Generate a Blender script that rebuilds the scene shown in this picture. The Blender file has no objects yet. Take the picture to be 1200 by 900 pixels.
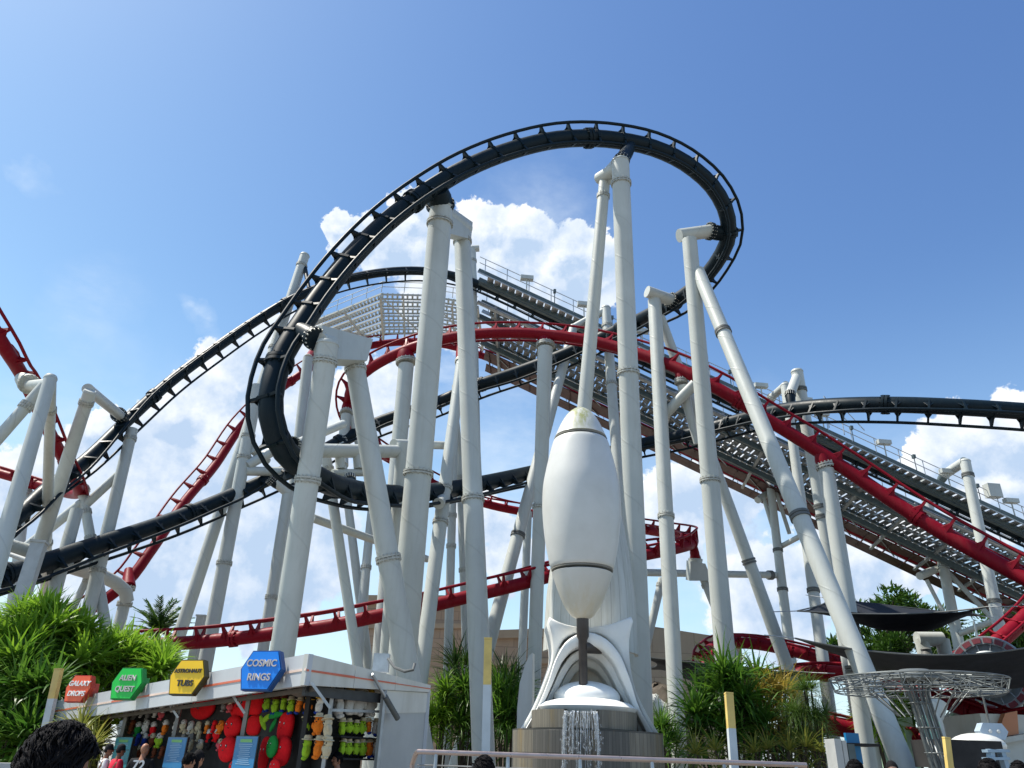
import bpy, bmesh, math, random
from math import sin, cos, pi, radians, sqrt, floor
from mathutils import Vector, Matrix

random.seed(11)
sc = bpy.context.scene
COL = sc.collection

# ---------------------------------------------------------------- camera
FPX = 873.0
PITCH, ROLL = radians(26.7), radians(2.0)
EYE = Vector((0, 0, 1.6))
FV = Vector((0, cos(PITCH), sin(PITCH)))
U0 = Vector((0, -sin(PITCH), cos(PITCH)))
R0 = Vector((1, 0, 0))
UV = U0 * cos(ROLL) - R0 * sin(ROLL)
RV = R0 * cos(ROLL) + U0 * sin(ROLL)
cam = bpy.data.cameras.new('camera')
cam.sensor_width = 36
cam.lens = FPX / 1200 * 36
cam.clip_end = 6000
cam.clip_start = 0.05
cam_ob = bpy.data.objects.new('camera', cam)
COL.objects.link(cam_ob)
M = Matrix.Identity(4)
for i in range(3):
    M[i][0], M[i][1], M[i][2], M[i][3] = RV[i], UV[i], -FV[i], EYE[i]
cam_ob.matrix_world = M
sc.camera = cam_ob


def ray(px, py):
    return FV + RV * ((px - 600) / FPX) + UV * ((450 - py) / FPX)


def P(px, py, Y):
    d = ray(px, py)
    return EYE + d * (Y / d.y)


def PZ(px, py, z):
    d = ray(px, py)
    return EYE + d * ((z - EYE.z) / d.z)


def PPL(px, py, p0, n):
    d = ray(px, py)
    return EYE + d * ((p0 - EYE).dot(n) / d.dot(n))


def proj(p):
    v = p - EYE
    w = v.dot(FV)
    return 600 + FPX * v.dot(RV) / w, 450 - FPX * v.dot(UV) / w


def depth(p):
    return (p - EYE).dot(FV)


# ---------------------------------------------------------------- light
SUN_EL, SUN_AZ = radians(60), radians(-80)      # azimuth from +Y towards +X
SUN = Vector((cos(SUN_EL) * sin(SUN_AZ), cos(SUN_EL) * cos(SUN_AZ), sin(SUN_EL)))
ld = bpy.data.lights.new('sun', 'SUN')
ld.energy = 5.0
ld.angle = radians(0.55)
ld.color = (1.0, 0.95, 0.85)
lo = bpy.data.objects.new('sun', ld)
COL.objects.link(lo)
lo.rotation_euler = SUN.to_track_quat('Z', 'Y').to_euler()
lo.location = (-40, 0, 80)
sc.view_settings.view_transform = 'Standard'
sc.view_settings.look = 'None'
sc.view_settings.gamma = 1
sc.view_settings.use_curve_mapping = False
sc.view_settings.exposure = 0.56


# ---------------------------------------------------------------- node helper
class NT:
    def __init__(self, tree):
        self.t = tree
        self.n = tree.nodes
        self.l = tree.links

    def node(self, typ, ins=None, **kw):
        nd = self.n.new(typ)
        for k, v in kw.items():
            setattr(nd, k, v)
        for k, v in (ins or {}).items():
            if hasattr(v, 'is_output'):
                self.l.new(v, nd.inputs[k])
            else:
                nd.inputs[k].default_value = v
        return nd

    def math(self, op, a, b=0.0, c=None, clamp=False):
        ins = {0: a, 1: b}
        if c is not None:
            ins[2] = c
        return self.node('ShaderNodeMath', ins, operation=op, use_clamp=clamp).outputs[0]

    def vmath(self, op, a, b):
        nd = self.node('ShaderNodeVectorMath', {0: a, 1: b}, operation=op)
        return nd.outputs['Value'] if op in ('DISTANCE', 'DOT_PRODUCT', 'LENGTH') else nd.outputs[0]

    def scale(self, a, s):
        nd = self.node('ShaderNodeVectorMath', {0: a}, operation='SCALE')
        nd.inputs['Scale'].default_value = s
        return nd.outputs[0]

    def noise(self, vec, scale, detail=4, rough=0.55, out=0, dist=0.0):
        nd = self.node('ShaderNodeTexNoise', {'Scale': scale, 'Detail': detail, 'Roughness': rough, 'Distortion': dist})
        if vec is not None:
            self.l.new(vec, nd.inputs['Vector'])
        return nd.outputs[out]

    def mapr(self, v, a, b, c=0.0, d=1.0, smooth=False):
        nd = self.node('ShaderNodeMapRange', {0: v, 1: a, 2: b, 3: c, 4: d})
        if smooth:
            nd.interpolation_type = 'SMOOTHSTEP'
        return nd.outputs[0]

    def mix(self, f, a, b, blend='MIX'):
        nd = self.node('ShaderNodeMix', data_type='RGBA', blend_type=blend)
        for k, v in ((0, f), (6, a), (7, b)):
            if hasattr(v, 'is_output'):
                self.l.new(v, nd.inputs[k])
            else:
                nd.inputs[k].default_value = v if k == 0 else (tuple(v) + (1,) if len(v) == 3 else v)
        return nd.outputs[2]


# ---------------------------------------------------------------- sky with clouds
world = bpy.data.worlds.new('World')
sc.world = world
world.use_nodes = True
w = NT(world.node_tree)
w.n.clear()
sky = w.node('ShaderNodeTexSky', sky_type='NISHITA')
sky.sun_disc = False
sky.sun_elevation = SUN_EL
sky.sun_rotation = SUN_AZ
sky.altitude = 0
sky.air_density = 1.0
sky.dust_density = 0.5
sky.ozone_density = 3.0
tc = w.node('ShaderNodeTexCoord').outputs['Generated']
n1 = w.node('ShaderNodeVectorMath', {0: w.noise(tc, 7.0, 4, 0.6, out=1), 1: (0.5, 0.5, 0.5)}, operation='SUBTRACT').outputs[0]
n2 = w.node('ShaderNodeVectorMath', {0: w.noise(tc, 26.0, 5, 0.65, out=1), 1: (0.5, 0.5, 0.5)}, operation='SUBTRACT').outputs[0]
dirn = w.vmath('ADD', tc, w.vmath('ADD', w.scale(n1, 0.10), w.scale(n2, 0.055)))
dirs = w.vmath('ADD', dirn, tuple(SUN * 0.018))     # the same clouds a step towards the sun, for their lit side


def blobs(vec, lst):
    acc = None
    for (px, py, r, k) in lst:
        d = ray(px, py).normalized()
        rr = r / FPX * (FV.dot(d)) ** 1.0
        v = w.math('MULTIPLY_ADD', w.vmath('DISTANCE', vec, tuple(d)), -k / rr, k)
        acc = v if acc is None else w.math('SMOOTH_MAX', acc, v, 0.12)
    return acc


CUMULUS = [
    (405, 275, 30, 1), (450, 290, 46, 1), (484, 252, 30, 1), (495, 290, 40, 1), (565, 282, 44, 1), (610, 278, 44, 1), (580, 310, 55, 1),
    (540, 340, 80, 1), (655, 303, 44, 1), (690, 310, 40, 1), (650, 345, 60, 1), (700, 345, 34, .8),
    (330, 420, 62, 1), (275, 450, 62, 1), (300, 530, 110, 1), (215, 480, 50, 1), (190, 560, 95, 1), (130, 495, 40, 1),
    (95, 560, 80, 1), (30, 590, 80, 1), (150, 650, 110, 1), (300, 640, 120, 1), (440, 470, 60, .8),
    (1150, 525, 62, 1), (1195, 520, 70, 1), (1105, 545, 40, 1), (1180, 590, 60, 1),
    (800, 585, 52, 1), (845, 590, 45, 1), (775, 630, 55, 1), (870, 560, 50, 1),
    (1040, 640, 52, 1), (1085, 665, 40, 1), (990, 660, 60, .8),
    (560, 610, 40, .6), (600, 660, 45, .6), (900, 700, 80, .7), (990, 590, 46, .8),
]
SOFT = [
    (240, 370, 26, .42), (225, 355, 18, .42), (265, 390, 20, .35), (30, 215, 26, .22), (520, 400, 130, .55),
    (600, 560, 190, .36), (860, 640, 200, .42), (1080, 640, 170, .45), (100, 640, 260, .55), (390, 620, 230, .5),
    (110, 360, 70, .25), (640, 250, 90, .3),
]
bd = blobs(dirn, CUMULUS)
bs = blobs(dirs, CUMULUS)
sf = blobs(dirn, SOFT)
fine = w.noise(tc, 60.0, 6, 0.65)
dens = w.math('ADD', bd, w.mapr(fine, 0.3, 0.7, -0.07, 0.07))
a_c = w.mapr(dens, 0.0, 0.11, 0.0, 1.0, smooth=True)
wisp = w.noise(w.vmath('MULTIPLY', tc, (1.0, 1.0, 2.2)), 9.0, 6, 0.62)
a_s = w.math('MULTIPLY', w.mapr(sf, 0.0, 0.5, 0.0, 1.0), w.mapr(wisp, 0.36, 0.68, 0.12, 1.0), clamp=True)
lit = w.mapr(w.math('SUBTRACT', bd, bs), -0.10, 0.30, 0.0, 1.0)
core = w.mapr(bd, 0.12, 0.9, 0.0, 1.0)
billow = w.mapr(w.noise(tc, 17.0, 6, 0.62), 0.37, 0.63, 0.0, 1.0)
bright = w.math('ADD', w.math('MULTIPLY', lit, 0.62), w.math('MULTIPLY', billow, 0.56))
bright = w.math('SUBTRACT', bright, w.math('MULTIPLY', core, 0.44), clamp=True)
CW, CG = (6.6, 6.7, 6.8), (3.1, 4.0, 5.3)
ccol = w.mix(bright, CG, CW)
sep = w.node('ShaderNodeSeparateXYZ', {0: tc}).outputs[2]
# thin humid haze towards the horizon
hz = w.mapr(sep, 0.0, 0.56, 0.66, 0.03, smooth=True)
skyc = w.mix(hz, sky.outputs[0], (2.9, 3.85, 6.0))
sr = w.node('ShaderNodeSeparateColor', {0: skyc})
skyc = w.node('ShaderNodeCombineColor', {0: w.math('MULTIPLY', w.math('POWER', w.math('MULTIPLY', sr.outputs[0], 0.467), 1.5), 2.28),
                                         1: w.math('MULTIPLY', w.math('POWER', w.math('MULTIPLY', sr.outputs[1], 0.33), 1.4), 3.5),
                                         2: w.math('MULTIPLY', sr.outputs[2], 1.09)}).outputs[0]
base = w.mix(w.math('MULTIPLY', a_s, 0.78), skyc, (4.9, 5.6, 6.4))
allc = w.mix(a_c, base, ccol)
bg = w.node('ShaderNodeBackground', {'Color': allc, 'Strength': 0.118})
out = w.node('ShaderNodeOutputWorld', {'Surface': bg.outputs[0]})


# ---------------------------------------------------------------- materials
MATS = {}


def mat(name, col, rough=0.5, metal=0.0, var=0.12, vscale=3.0, spec=0.5, dirt=None, bump=0.0, bscale=40, translucent=0.0,
        emit=None, coat=0.0):
    if name in MATS:
        return MATS[name]
    m = bpy.data.materials.new(name)
    m.use_nodes = True
    t = NT(m.node_tree)
    b = t.n['Principled BSDF']
    o = t.n['Material Output']
    co = t.node('ShaderNodeTexCoord').outputs['Object']
    nz = t.noise(co, vscale, 5, 0.6)
    f = t.mapr(nz, 0.3, 0.7, 1 - var, 1 + var)
    c = t.node('ShaderNodeVectorMath', {0: tuple(col), 1: (1, 1, 1)}, operation='MULTIPLY')
    t.l.new(f, c.inputs[1])
    cc = c.outputs[0]
    if dirt:
        dcol, amt, dsc = dirt
        st = t.noise(t.vmath('MULTIPLY', co, (dsc, dsc, dsc * 0.18)), 1.0, 6, 0.65)
        cc = t.mix(t.mapr(st, 0.5, 0.78, 0.0, amt), cc, dcol)
    t.l.new(cc, b.inputs['Base Color'])
    rr = t.mapr(t.noise(co, vscale * 2.3, 3, 0.5), 0.3, 0.7, max(0.02, rough - 0.08), min(1, rough + 0.08))
    t.l.new(rr, b.inputs['Roughness'])
    b.inputs['Metallic'].default_value = metal
    b.inputs['Specular IOR Level'].default_value = spec
    b.inputs['Coat Weight'].default_value = coat
    if bump:
        bp = t.node('ShaderNodeBump', {'Strength': bump, 'Distance': 0.02, 'Height': t.noise(co, bscale, 4, 0.6)})
        t.l.new(bp.outputs[0], b.inputs['Normal'])
    if translucent:
        tr = t.node('ShaderNodeBsdfTranslucent', {'Color': cc})
        mx = t.node('ShaderNodeMixShader', {0: translucent, 1: b.outputs[0], 2: tr.outputs[0]})
        t.l.new(mx.outputs[0], o.inputs[0])
    if emit:
        b.inputs['Emission Color'].default_value = tuple(emit[0]) + (1,)
        b.inputs['Emission Strength'].default_value = emit[1]
    MATS[name] = m
    return m


def steel_paint(name, col, rough, seam=True, grime=0.35, spec=0.4):
    m = bpy.data.materials.new(name)
    m.use_nodes = True
    t = NT(m.node_tree)
    b = t.n['Principled BSDF']
    tcn = t.node('ShaderNodeTexCoord')
    co = tcn.outputs['Object']
    uv = t.node('ShaderNodeUVMap').outputs[0]
    s = t.node('ShaderNodeSeparateXYZ', {0: uv})
    u, v = s.outputs[0], s.outputs[1]
    spiral = t.math('FRACT', t.math('ADD', u, t.math('MULTIPLY', v, 1 / 2.3)))
    line = t.math('ABSOLUTE', t.math('SUBTRACT', spiral, 0.5))
    seamf = t.mapr(line, 0.0, 0.03, 1.0, 0.0, smooth=True)
    big = t.mapr(t.noise(co, 0.5, 5, 0.6), 0.3, 0.7, 0.90, 1.05)
    c0 = t.node('ShaderNodeVectorMath', {0: tuple(col)}, operation='MULTIPLY')
    t.l.new(big, c0.inputs[1])
    streak = t.noise(t.vmath('MULTIPLY', co, (5.0, 5.0, 0.22)), 1.0, 6, 0.7)
    c1 = t.mix(t.mapr(streak, 0.52, 0.78, 0.0, grime), c0.outputs[0], (0.30, 0.29, 0.24))
    spots = t.noise(co, 2.6, 6, 0.75)
    c2 = t.mix(t.mapr(spots, 0.66, 0.74, 0.0, grime * 0.9), c1, (0.42, 0.40, 0.36))
    c2 = t.mix(t.math('MULTIPLY', seamf, 0.16 if seam else 0.0), c2, (0.2, 0.2, 0.18))
    t.l.new(c2, b.inputs['Base Color'])
    b.inputs['Specular IOR Level'].default_value = spec
    t.l.new(t.mapr(streak, 0.3, 0.7, rough - 0.06, rough + 0.12), b.inputs['Roughness'])
    if seam:
        bp = t.node('ShaderNodeBump', {'Strength': 0.45, 'Distance': 0.015, 'Height': seamf})
        t.l.new(bp.outputs[0], b.inputs['Normal'])
    MATS[name] = m
    return m


WHITE = steel_paint('white column paint', (0.47, 0.49, 0.46), 0.42)
WHITE2 = steel_paint('white lift paint', (0.47, 0.49, 0.46), 0.45, seam=False)
REDP = steel_paint('red track paint', (0.195, 0.004, 0.013), 0.45, seam=False, grime=0.06, spec=0.12)
BLACKP = steel_paint('dark blue black track paint', (0.006, 0.014, 0.020), 0.42, seam=False, grime=0.03, spec=0.16)
COLLAR = mat('dark joint rubber', (0.10, 0.105, 0.10), 0.6)
BOLT = mat('weathered bolt ring', (0.40, 0.40, 0.36), 0.55, 0.2, 0.3, 9)
GALV = mat('galvanised steel', (0.40, 0.42, 0.43), 0.42, 0.55, 0.2, 4)
GALVD = mat('galvanised grating', (0.27, 0.29, 0.295), 0.5, 0.35, 0.25, 2.5)
STEELDK = mat('dark teal beam paint', (0.08, 0.11, 0.115), 0.5, 0, 0.2, 2)
BROWN = mat('dark red brown girder paint', (0.055, 0.020, 0.017), 0.55, 0, 0.4, 1.2, dirt=((0.09, 0.075, 0.065), 0.5, 1.2))


# ---------------------------------------------------------------- mesh builder
class MB:
    def __init__(self):
        self.v, self.f, self.uv, self.mi, self.sm = [], [], [], [], []

    def face(self, idx, uvs=None, m=0, smooth=False):
        self.f.append(tuple(idx))
        self.uv.append(uvs if uvs else [(0, 0)] * len(idx))
        self.mi.append(m)
        self.sm.append(smooth)

    def add(self, pts):
        i = len(self.v)
        self.v.extend([tuple(p) for p in pts])
        return i

    def quad(self, a, b, c, d, m=0, uvs=None):
        i = self.add((a, b, c, d))
        self.face((i, i + 1, i + 2, i + 3), uvs, m)

    def hexa(self, p, m=0):     # 8 corners: bottom ring then top ring
        i = self.add(p)
        for q in ((3, 2, 1, 0), (4, 5, 6, 7), (0, 1, 5, 4), (1, 2, 6, 5), (2, 3, 7, 6), (3, 0, 4, 7)):
            self.face([i + k for k in q], None, m)
        return self

    def box(self, c, ax, ay, az, m=0):    # half-axis vectors
        c, ax, ay, az = Vector(c), Vector(ax), Vector(ay), Vector(az)
        return self.hexa([c - ax - ay - az, c + ax - ay - az, c + ax + ay - az, c - ax + ay - az,
                          c - ax - ay + az, c + ax - ay + az, c + ax + ay + az, c - ax + ay + az], m)

    def bar(self, a, b, wd, ht=None, up=Vector((0, 0, 1)), m=0):
        a, b = Vector(a), Vector(b)
        d = b - a
        t = d.normalized()
        s = t.cross(up)
        if s.length < 1e-4:
            s = t.cross(Vector((1, 0, 0)))
        s.normalize()
        n = s.cross(t)
        return self.box((a + b) / 2, d / 2, s * (wd / 2), n * ((ht or wd) / 2), m)

    def tube(self, path, r, sides=16, caps=True, m=0, v0=0.0):
        path = [Vector(p) for p in path]
        n = len(path)
        rs = r if isinstance(r, (list, tuple)) else [r] * n
        t0 = (path[1] - path[0]).normalized()
        ref = Vector((0, 0, 1)) if abs(t0.z) < 0.9 else Vector((0, 1, 0))
        s = t0.cross(ref).normalized()
        rings, L = [], v0
        ls = []
        for i in range(n):
            if i == 0:
                t = t0
            elif i == n - 1:
                t = (path[i] - path[i - 1]).normalized()
            else:
                t = ((path[i] - path[i - 1]).normalized() + (path[i + 1] - path[i]).normalized()).normalized()
            s = (s - t * s.dot(t)).normalized()
            u = t.cross(s)
            if i:
                L += (path[i] - path[i - 1]).length
            ls.append(L)
            rings.append(self.add([path[i] + (s * cos(2 * pi * k / sides) + u * sin(2 * pi * k / sides)) * rs[i] for k in range(sides)]))
        for i in range(n - 1):
            for k in range(sides):
                k2 = (k + 1) % sides
                self.face((rings[i] + k, rings[i] + k2, rings[i + 1] + k2, rings[i + 1] + k),
                          [(k / sides, ls[i]), ((k + 1) / sides, ls[i]), ((k + 1) / sides, ls[i + 1]), (k / sides, ls[i + 1])], m, True)
        if caps:
            self.face([rings[0] + k for k in reversed(range(sides))], None, m)
            self.face([rings[-1] + k for k in range(sides)], None, m)
        return self

    def lathe(self, c, prof, axis=Vector((0, 0, 1)), sides=32, m=0, a0=0.0, a1=2 * pi, xref=None):
        """profile of (r, h) pairs about an axis through c"""
        c = Vector(c)
        az = Vector(axis).normalized()
        ax = (xref or (Vector((1, 0, 0)) if abs(az.x) < 0.9 else Vector((0, 1, 0))))
        ax = (ax - az * ax.dot(az)).normalized()
        ay = az.cross(ax)
        full = abs(a1 - a0 - 2 * pi) < 1e-6
        ns = sides if full else sides + 1
        rings = []
        for (r, h) in prof:
            rings.append(self.add([c + az * h + (ax * cos(a0 + (a1 - a0) * k / sides) + ay * sin(a0 + (a1 - a0) * k / sides)) * r for k in range(ns)]))
        for i in range(len(prof) - 1):
            for k in range(sides):
                k2 = (k + 1) % ns
                self.face((rings[i] + k, rings[i] + k2, rings[i + 1] + k2, rings[i + 1] + k),
                          [(k / sides, prof[i][1]), ((k + 1) / sides, prof[i][1]), ((k + 1) / sides, prof[i + 1][1]), (k / sides, prof[i + 1][1])], m, True)
        if full:
            if prof[0][0] > 1e-4:
                self.face([rings[0] + k for k in reversed(range(ns))], None, m)
            if prof[-1][0] > 1e-4:
                self.face([rings[-1] + k for k in range(ns)], None, m)
        return self

    def ell(self, c, rx, ry, rz, axes=None, sides=16, rings=10, m=0):
        c = Vector(c)
        X, Y, Z = axes or (Vector((1, 0, 0)), Vector((0, 1, 0)), Vector((0, 0, 1)))
        rr = []
        for i in range(rings + 1):
            th = pi * i / rings
            rr.append(self.add([c + X * (rx * sin(th) * cos(2 * pi * k / sides)) + Y * (ry * sin(th) * sin(2 * pi * k / sides)) - Z * (rz * cos(th)) for k in range(sides)]))
        for i in range(rings):
            for k in range(sides):
                k2 = (k + 1) % sides
                self.face((rr[i] + k, rr[i] + k2, rr[i + 1] + k2, rr[i + 1] + k), None, m, True)
        return self

    def prism(self, poly, off, m=0, smooth=False):
        """extrude a polygon (list of points) by a vector"""
        poly = [Vector(p) for p in poly]
        n = len(poly)
        a = self.add(poly)
        b = self.add([p + off for p in poly])
        self.face([a + k for k in reversed(range(n))], None, m)
        self.face([b + k for k in range(n)], None, m)
        for k in range(n):
            k2 = (k + 1) % n
            self.face((a + k, a + k2, b + k2, b + k), None, m, smooth)
        return self

    def mesh(self, name, mats, origin=None, angle=40, doubles=False):
        me = bpy.data.meshes.new(name)
        o = origin or Vector((0, 0, 0))
        me.from_pydata([(v[0] - o[0], v[1] - o[1], v[2] - o[2]) for v in self.v], [], self.f)
        lay = me.uv_layers.new(name='UVMap')
        flat = [c for u in self.uv for p in u for c in p]
        lay.data.foreach_set('uv', flat)
        me.polygons.foreach_set('material_index', self.mi)
        me.polygons.foreach_set('use_smooth', self.sm)
        for m in (mats if isinstance(mats, (list, tuple)) else [mats]):
            me.materials.append(m)
        bm = bmesh.new()
        bm.from_mesh(me)
        if doubles:
            bmesh.ops.remove_doubles(bm, verts=bm.verts, dist=0.0005)
        if doubles != 'open':
            bmesh.ops.recalc_face_normals(bm, faces=bm.faces)
        bm.to_mesh(me)
        bm.free()
        me.set_sharp_from_angle(angle=radians(angle))
        me.update()
        return me

    def build(self, name, mats, parent=None, origin=None, angle=40, doubles=False):
        """link as one object; origin is the parent's location when there is one"""
        if parent is not None:
            origin = parent['_o'] if '_o' in parent else parent.location
            origin = Vector(origin)
        origin = origin or Vector((0, 0, 0))
        ob = bpy.data.objects.new(name, self.mesh(name, mats, origin, angle, doubles))
        COL.objects.link(ob)
        if parent is not None:
            ob.parent = parent
            ob['_o'] = tuple(origin)
        else:
            ob.location = origin
            ob['_o'] = tuple(origin)
        return ob


def tag(o, label=None, cat=None, group=None, kind=None):
    if label:
        o['label'] = label
    if cat:
        o['category'] = cat
    if group:
        o['group'] = group
    if kind:
        o['kind'] = kind
    return o


def thing(name, loc, label, cat, group=None):
    o = bpy.data.objects.new(name, None)
    COL.objects.link(o)
    o.location = Vector(loc)
    o.empty_display_size = 0.3
    o['_o'] = tuple(Vector(loc))
    return tag(o, label, cat, group)


def spline(pts, step):
    """Hermite curve through points (lists of floats), chord parameter on the first 3 components"""
    n = len(pts)
    V = [list(p) for p in pts]
    ch = [0.0]
    for i in range(1, n):
        ch.append(ch[-1] + (Vector(V[i][:3]) - Vector(V[i - 1][:3])).length)
    dim = len(V[0])
    T = []
    for i in range(n):
        a, b = max(0, i - 1), min(n - 1, i + 1)
        if a == i or b == i:
            T.append([(V[b][k] - V[a][k]) / (ch[b] - ch[a]) for k in range(dim)])
        else:
            h0, h1 = ch[i] - ch[a], ch[b] - ch[i]
            T.append([((V[i][k] - V[a][k]) / h0 * h1 + (V[b][k] - V[i][k]) / h1 * h0) / (h0 + h1) for k in range(dim)])
    out = []
    N = max(2, int(ch[-1] / step))
    j = 0
    for q in range(N + 1):
        s = ch[-1] * q / N
        while j < n - 2 and s > ch[j + 1]:
            j += 1
        h = ch[j + 1] - ch[j]
        t = (s - ch[j]) / h
        a, b, c, d = 2 * t**3 - 3 * t**2 + 1, t**3 - 2 * t**2 + t, -2 * t**3 + 3 * t**2, t**3 - t**2
        out.append([a * V[j][k] + b * h * T[j][k] + c * V[j + 1][k] + d * h * T[j + 1][k] for k in range(dim)])
    return out
# ---------------------------------------------------------------- ground
def structure(name, mb, m, **k):
    return tag(mb.build(name, m, **k), kind='structure')


PAVE = mat('grey stone paving', (0.215, 0.20, 0.175), 0.75, 0, 0.2, 0.6, bump=0.2)
mb = MB()
S = 2500
mb.quad((-S, -S, 0), (S, -S, 0), (S, S, 0), (-S, S, 0))
structure('ground', mb, PAVE)


# ---------------------------------------------------------------- coaster track
def nvec(a):
    return RV * a[0] + UV * a[1] - FV * a[2]


def track(name, label, ctrl, m, spine_d=0.8, g=0.6, h=0.5, gap=1.5, rail_d=0.15, collars=9.0, gusset=True):
    """ctrl: (px, py, Y, (right, up, towards viewer)) - spine centre and the side the rails sit on"""
    pts = []
    for (x, y, Y, nv) in ctrl:
        p = P(x, y, Y)
        q = nvec(nv)
        pts.append([p.x, p.y, p.z, q.x, q.y, q.z])
    sm = spline(pts, 0.7)
    pos = [Vector(q[:3]) for q in sm]
    nn = len(pos)
    fr, hs_ = [], []
    for i in range(nn):
        t = (pos[min(i + 1, nn - 1)] - pos[max(i - 1, 0)]).normalized()
        n = Vector(sm[i][3:])
        hs_.append(h * min(1.2, n.length))
        n = (n - t * n.dot(t)).normalized()
        fr.append((t, n, t.cross(n)))
    o = thing(name, (pos[nn // 2].x, pos[nn // 2].y, 0), label, 'coaster track', 'roller coaster tracks')
    rs = spine_d / 2
    MB().tube(pos, rs, 20).build('spine', m, o)
    for s in (-1, 1):
        MB().tube([p + f[1] * hh + f[2] * (g * s) for p, f, hh in zip(pos, fr, hs_)], rail_d / 2, 10).build('rail', m, o)
    # evenly spaced cross ties and bolted joint collars
    acc, nxt, nxc = 0.0, 0.6, 2.5
    ties, cols = [], MB()
    ncol = 0
    for i in range(1, nn):
        d = (pos[i] - pos[i - 1]).length
        while acc + d >= nxt:
            k = (nxt - acc) / d
            c = pos[i - 1].lerp(pos[i], k)
            ties.append((c, fr[i] + (hs_[i],)))
            nxt += gap
        if acc + d >= nxc:
            k = (nxc - acc) / d
            c = pos[i - 1].lerp(pos[i], k)
            t, n, l = fr[i]
            cm = MB()
            for q in (-0.09, 0.09):
                cm.tube([c + t * (q - 0.07), c + t * (q + 0.07)], rs * 1.22, 20)
            for k2 in range(10):
                a = 2 * pi * k2 / 10
                b0 = c + (n * cos(a) + l * sin(a)) * rs * 1.1
                cm.tube([b0 - t * 0.24, b0 + t * 0.24], 0.035, 6)
            cm.build('joint_collar', m, o)
            nxc += collars
        acc += d
    order = sorted(range(len(ties)), key=lambda i: depth(ties[i][0]))
    rest = MB()
    for rank, i in enumerate(order):
        c, (t, n, l, h) = ties[i]
        tm = MB() if rank < 100 else rest
        e = 0.055
        for s in (-1, 1):
            prof = [(0.30 * rs, rs * 0.9), (g, h + 0.03), (g, h - 0.10), (0.97 * rs, -0.25 * rs), (0.5 * rs, 0.2 * rs)]
            tm.prism([c + l * (a * s) + n * b - t * e for a, b in prof], t * (2 * e))
            # gusset fin along the spine
            if gusset:
                tm.prism([c + l * (0.9 * rs * s) + n * (0.1 * rs) - t * 0.28, c + l * (0.9 * rs * s) + n * (0.1 * rs) + t * 0.28,
                      c + l * (0.75 * g * s + 0.2 * rs * s) + n * (h * 0.62)], (n * 0.04))
        tm.prism([c + l * a + n * b - t * e for a, b in ((-0.62 * rs, rs * 0.5), (0.62 * rs, rs * 0.5), (0.5 * rs, rs * 1.06), (-0.5 * rs, rs * 1.06))], t * (2 * e))
        if rank < 100:
            tm.build('cross_tie', m, o)
    if rest.v:
        tag(rest.build('cross_tie_run', m, o), kind='stuff')
    return o


def ctl(rows):
    """rows (px,py,Y) or (px,py,Y,nvec); a missing nvec is interpolated between the neighbours given"""
    n = len(rows)
    known = [i for i in range(n) if len(rows[i]) == 4]
    outl = []
    for i in range(n):
        a = max([k for k in known if k <= i], default=known[0])
        b = min([k for k in known if k >= i], default=known[-1])
        t = 0 if a == b else (i - a) / (b - a)
        va, vb = Vector(rows[a][3]), Vector(rows[b][3])
        outl.append((rows[i][0], rows[i][1], rows[i][2], tuple(va.lerp(vb, t))))
    return outl


track('coaster_track', 'black looping coaster track with the big banked turn at the top of the structure', ctl([
    (-60, 688, 31, (.12, -.65, .75)), (0, 675, 33), (50, 660, 35), (100, 643, 37), (150, 627, 39), (200, 610, 41), (250, 590, 43),
    (300, 568, 45), (345, 547, 46, (.12, -.65, .75)), (400, 517, 47), (440, 497, 48), (510, 473, 48), (560, 452, 47.5), (610, 435, 47, (0, -1, .3)), (660, 416, 46),
    (700, 398, 45), (735, 382, 42.8, (.3, -.8, .5)), (765, 367, 40.3), (793, 352, 38.5, (.5, -.5, .7)), (818, 333, 37), (840, 307, 35.6, (.45, -.15, .5)), (853, 280, 34.4),
    (852, 252, 33.3, (.34, .1, .58)), (838, 223, 32.3), (810, 196, 31.3, (.2, .24, .6)), (770, 175, 30.3), (720, 164, 29.5), (660, 163, 28.8, (-.02, .22, .65)), (600, 176, 28.2),
    (545, 198, 27.7), (500, 225, 27.2, (-.14, .18, .65)), (455, 259, 26.6), (412, 302, 26), (376, 347, 25.5, (-.18, .08, .62)), (351, 384, 25.1), (333, 412, 24.8), (320, 450, 24.5, (-.16, 0, .62)),
    (317, 478, 24.4), (321, 503, 24.6), (332, 526, 25, (-.18, -.2, .62)), (351, 546, 25.9), (378, 563, 27.4), (412, 574, 30, (-.1, -.5, .65)),
    (452, 579, 33), (500, 577, 37, (0, -.75, .55)), (540, 571, 40), (580, 563, 43), (625, 553, 46), (680, 540, 48), (750, 521, 49, (0, -.75, .55)),
    (800, 511, 48), (850, 497, 46), (900, 484, 43), (950, 477, 40, (0, -.75, .7)), (1000, 474.5, 38), (1060, 474.5, 36.5), (1120, 477, 35.5), (1200, 482, 35, (0, -.75, .7)),
    (1290, 490, 35)]), BLACKP, 0.90, 0.64, 0.72, 1.5, 0.17, 11)

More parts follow.
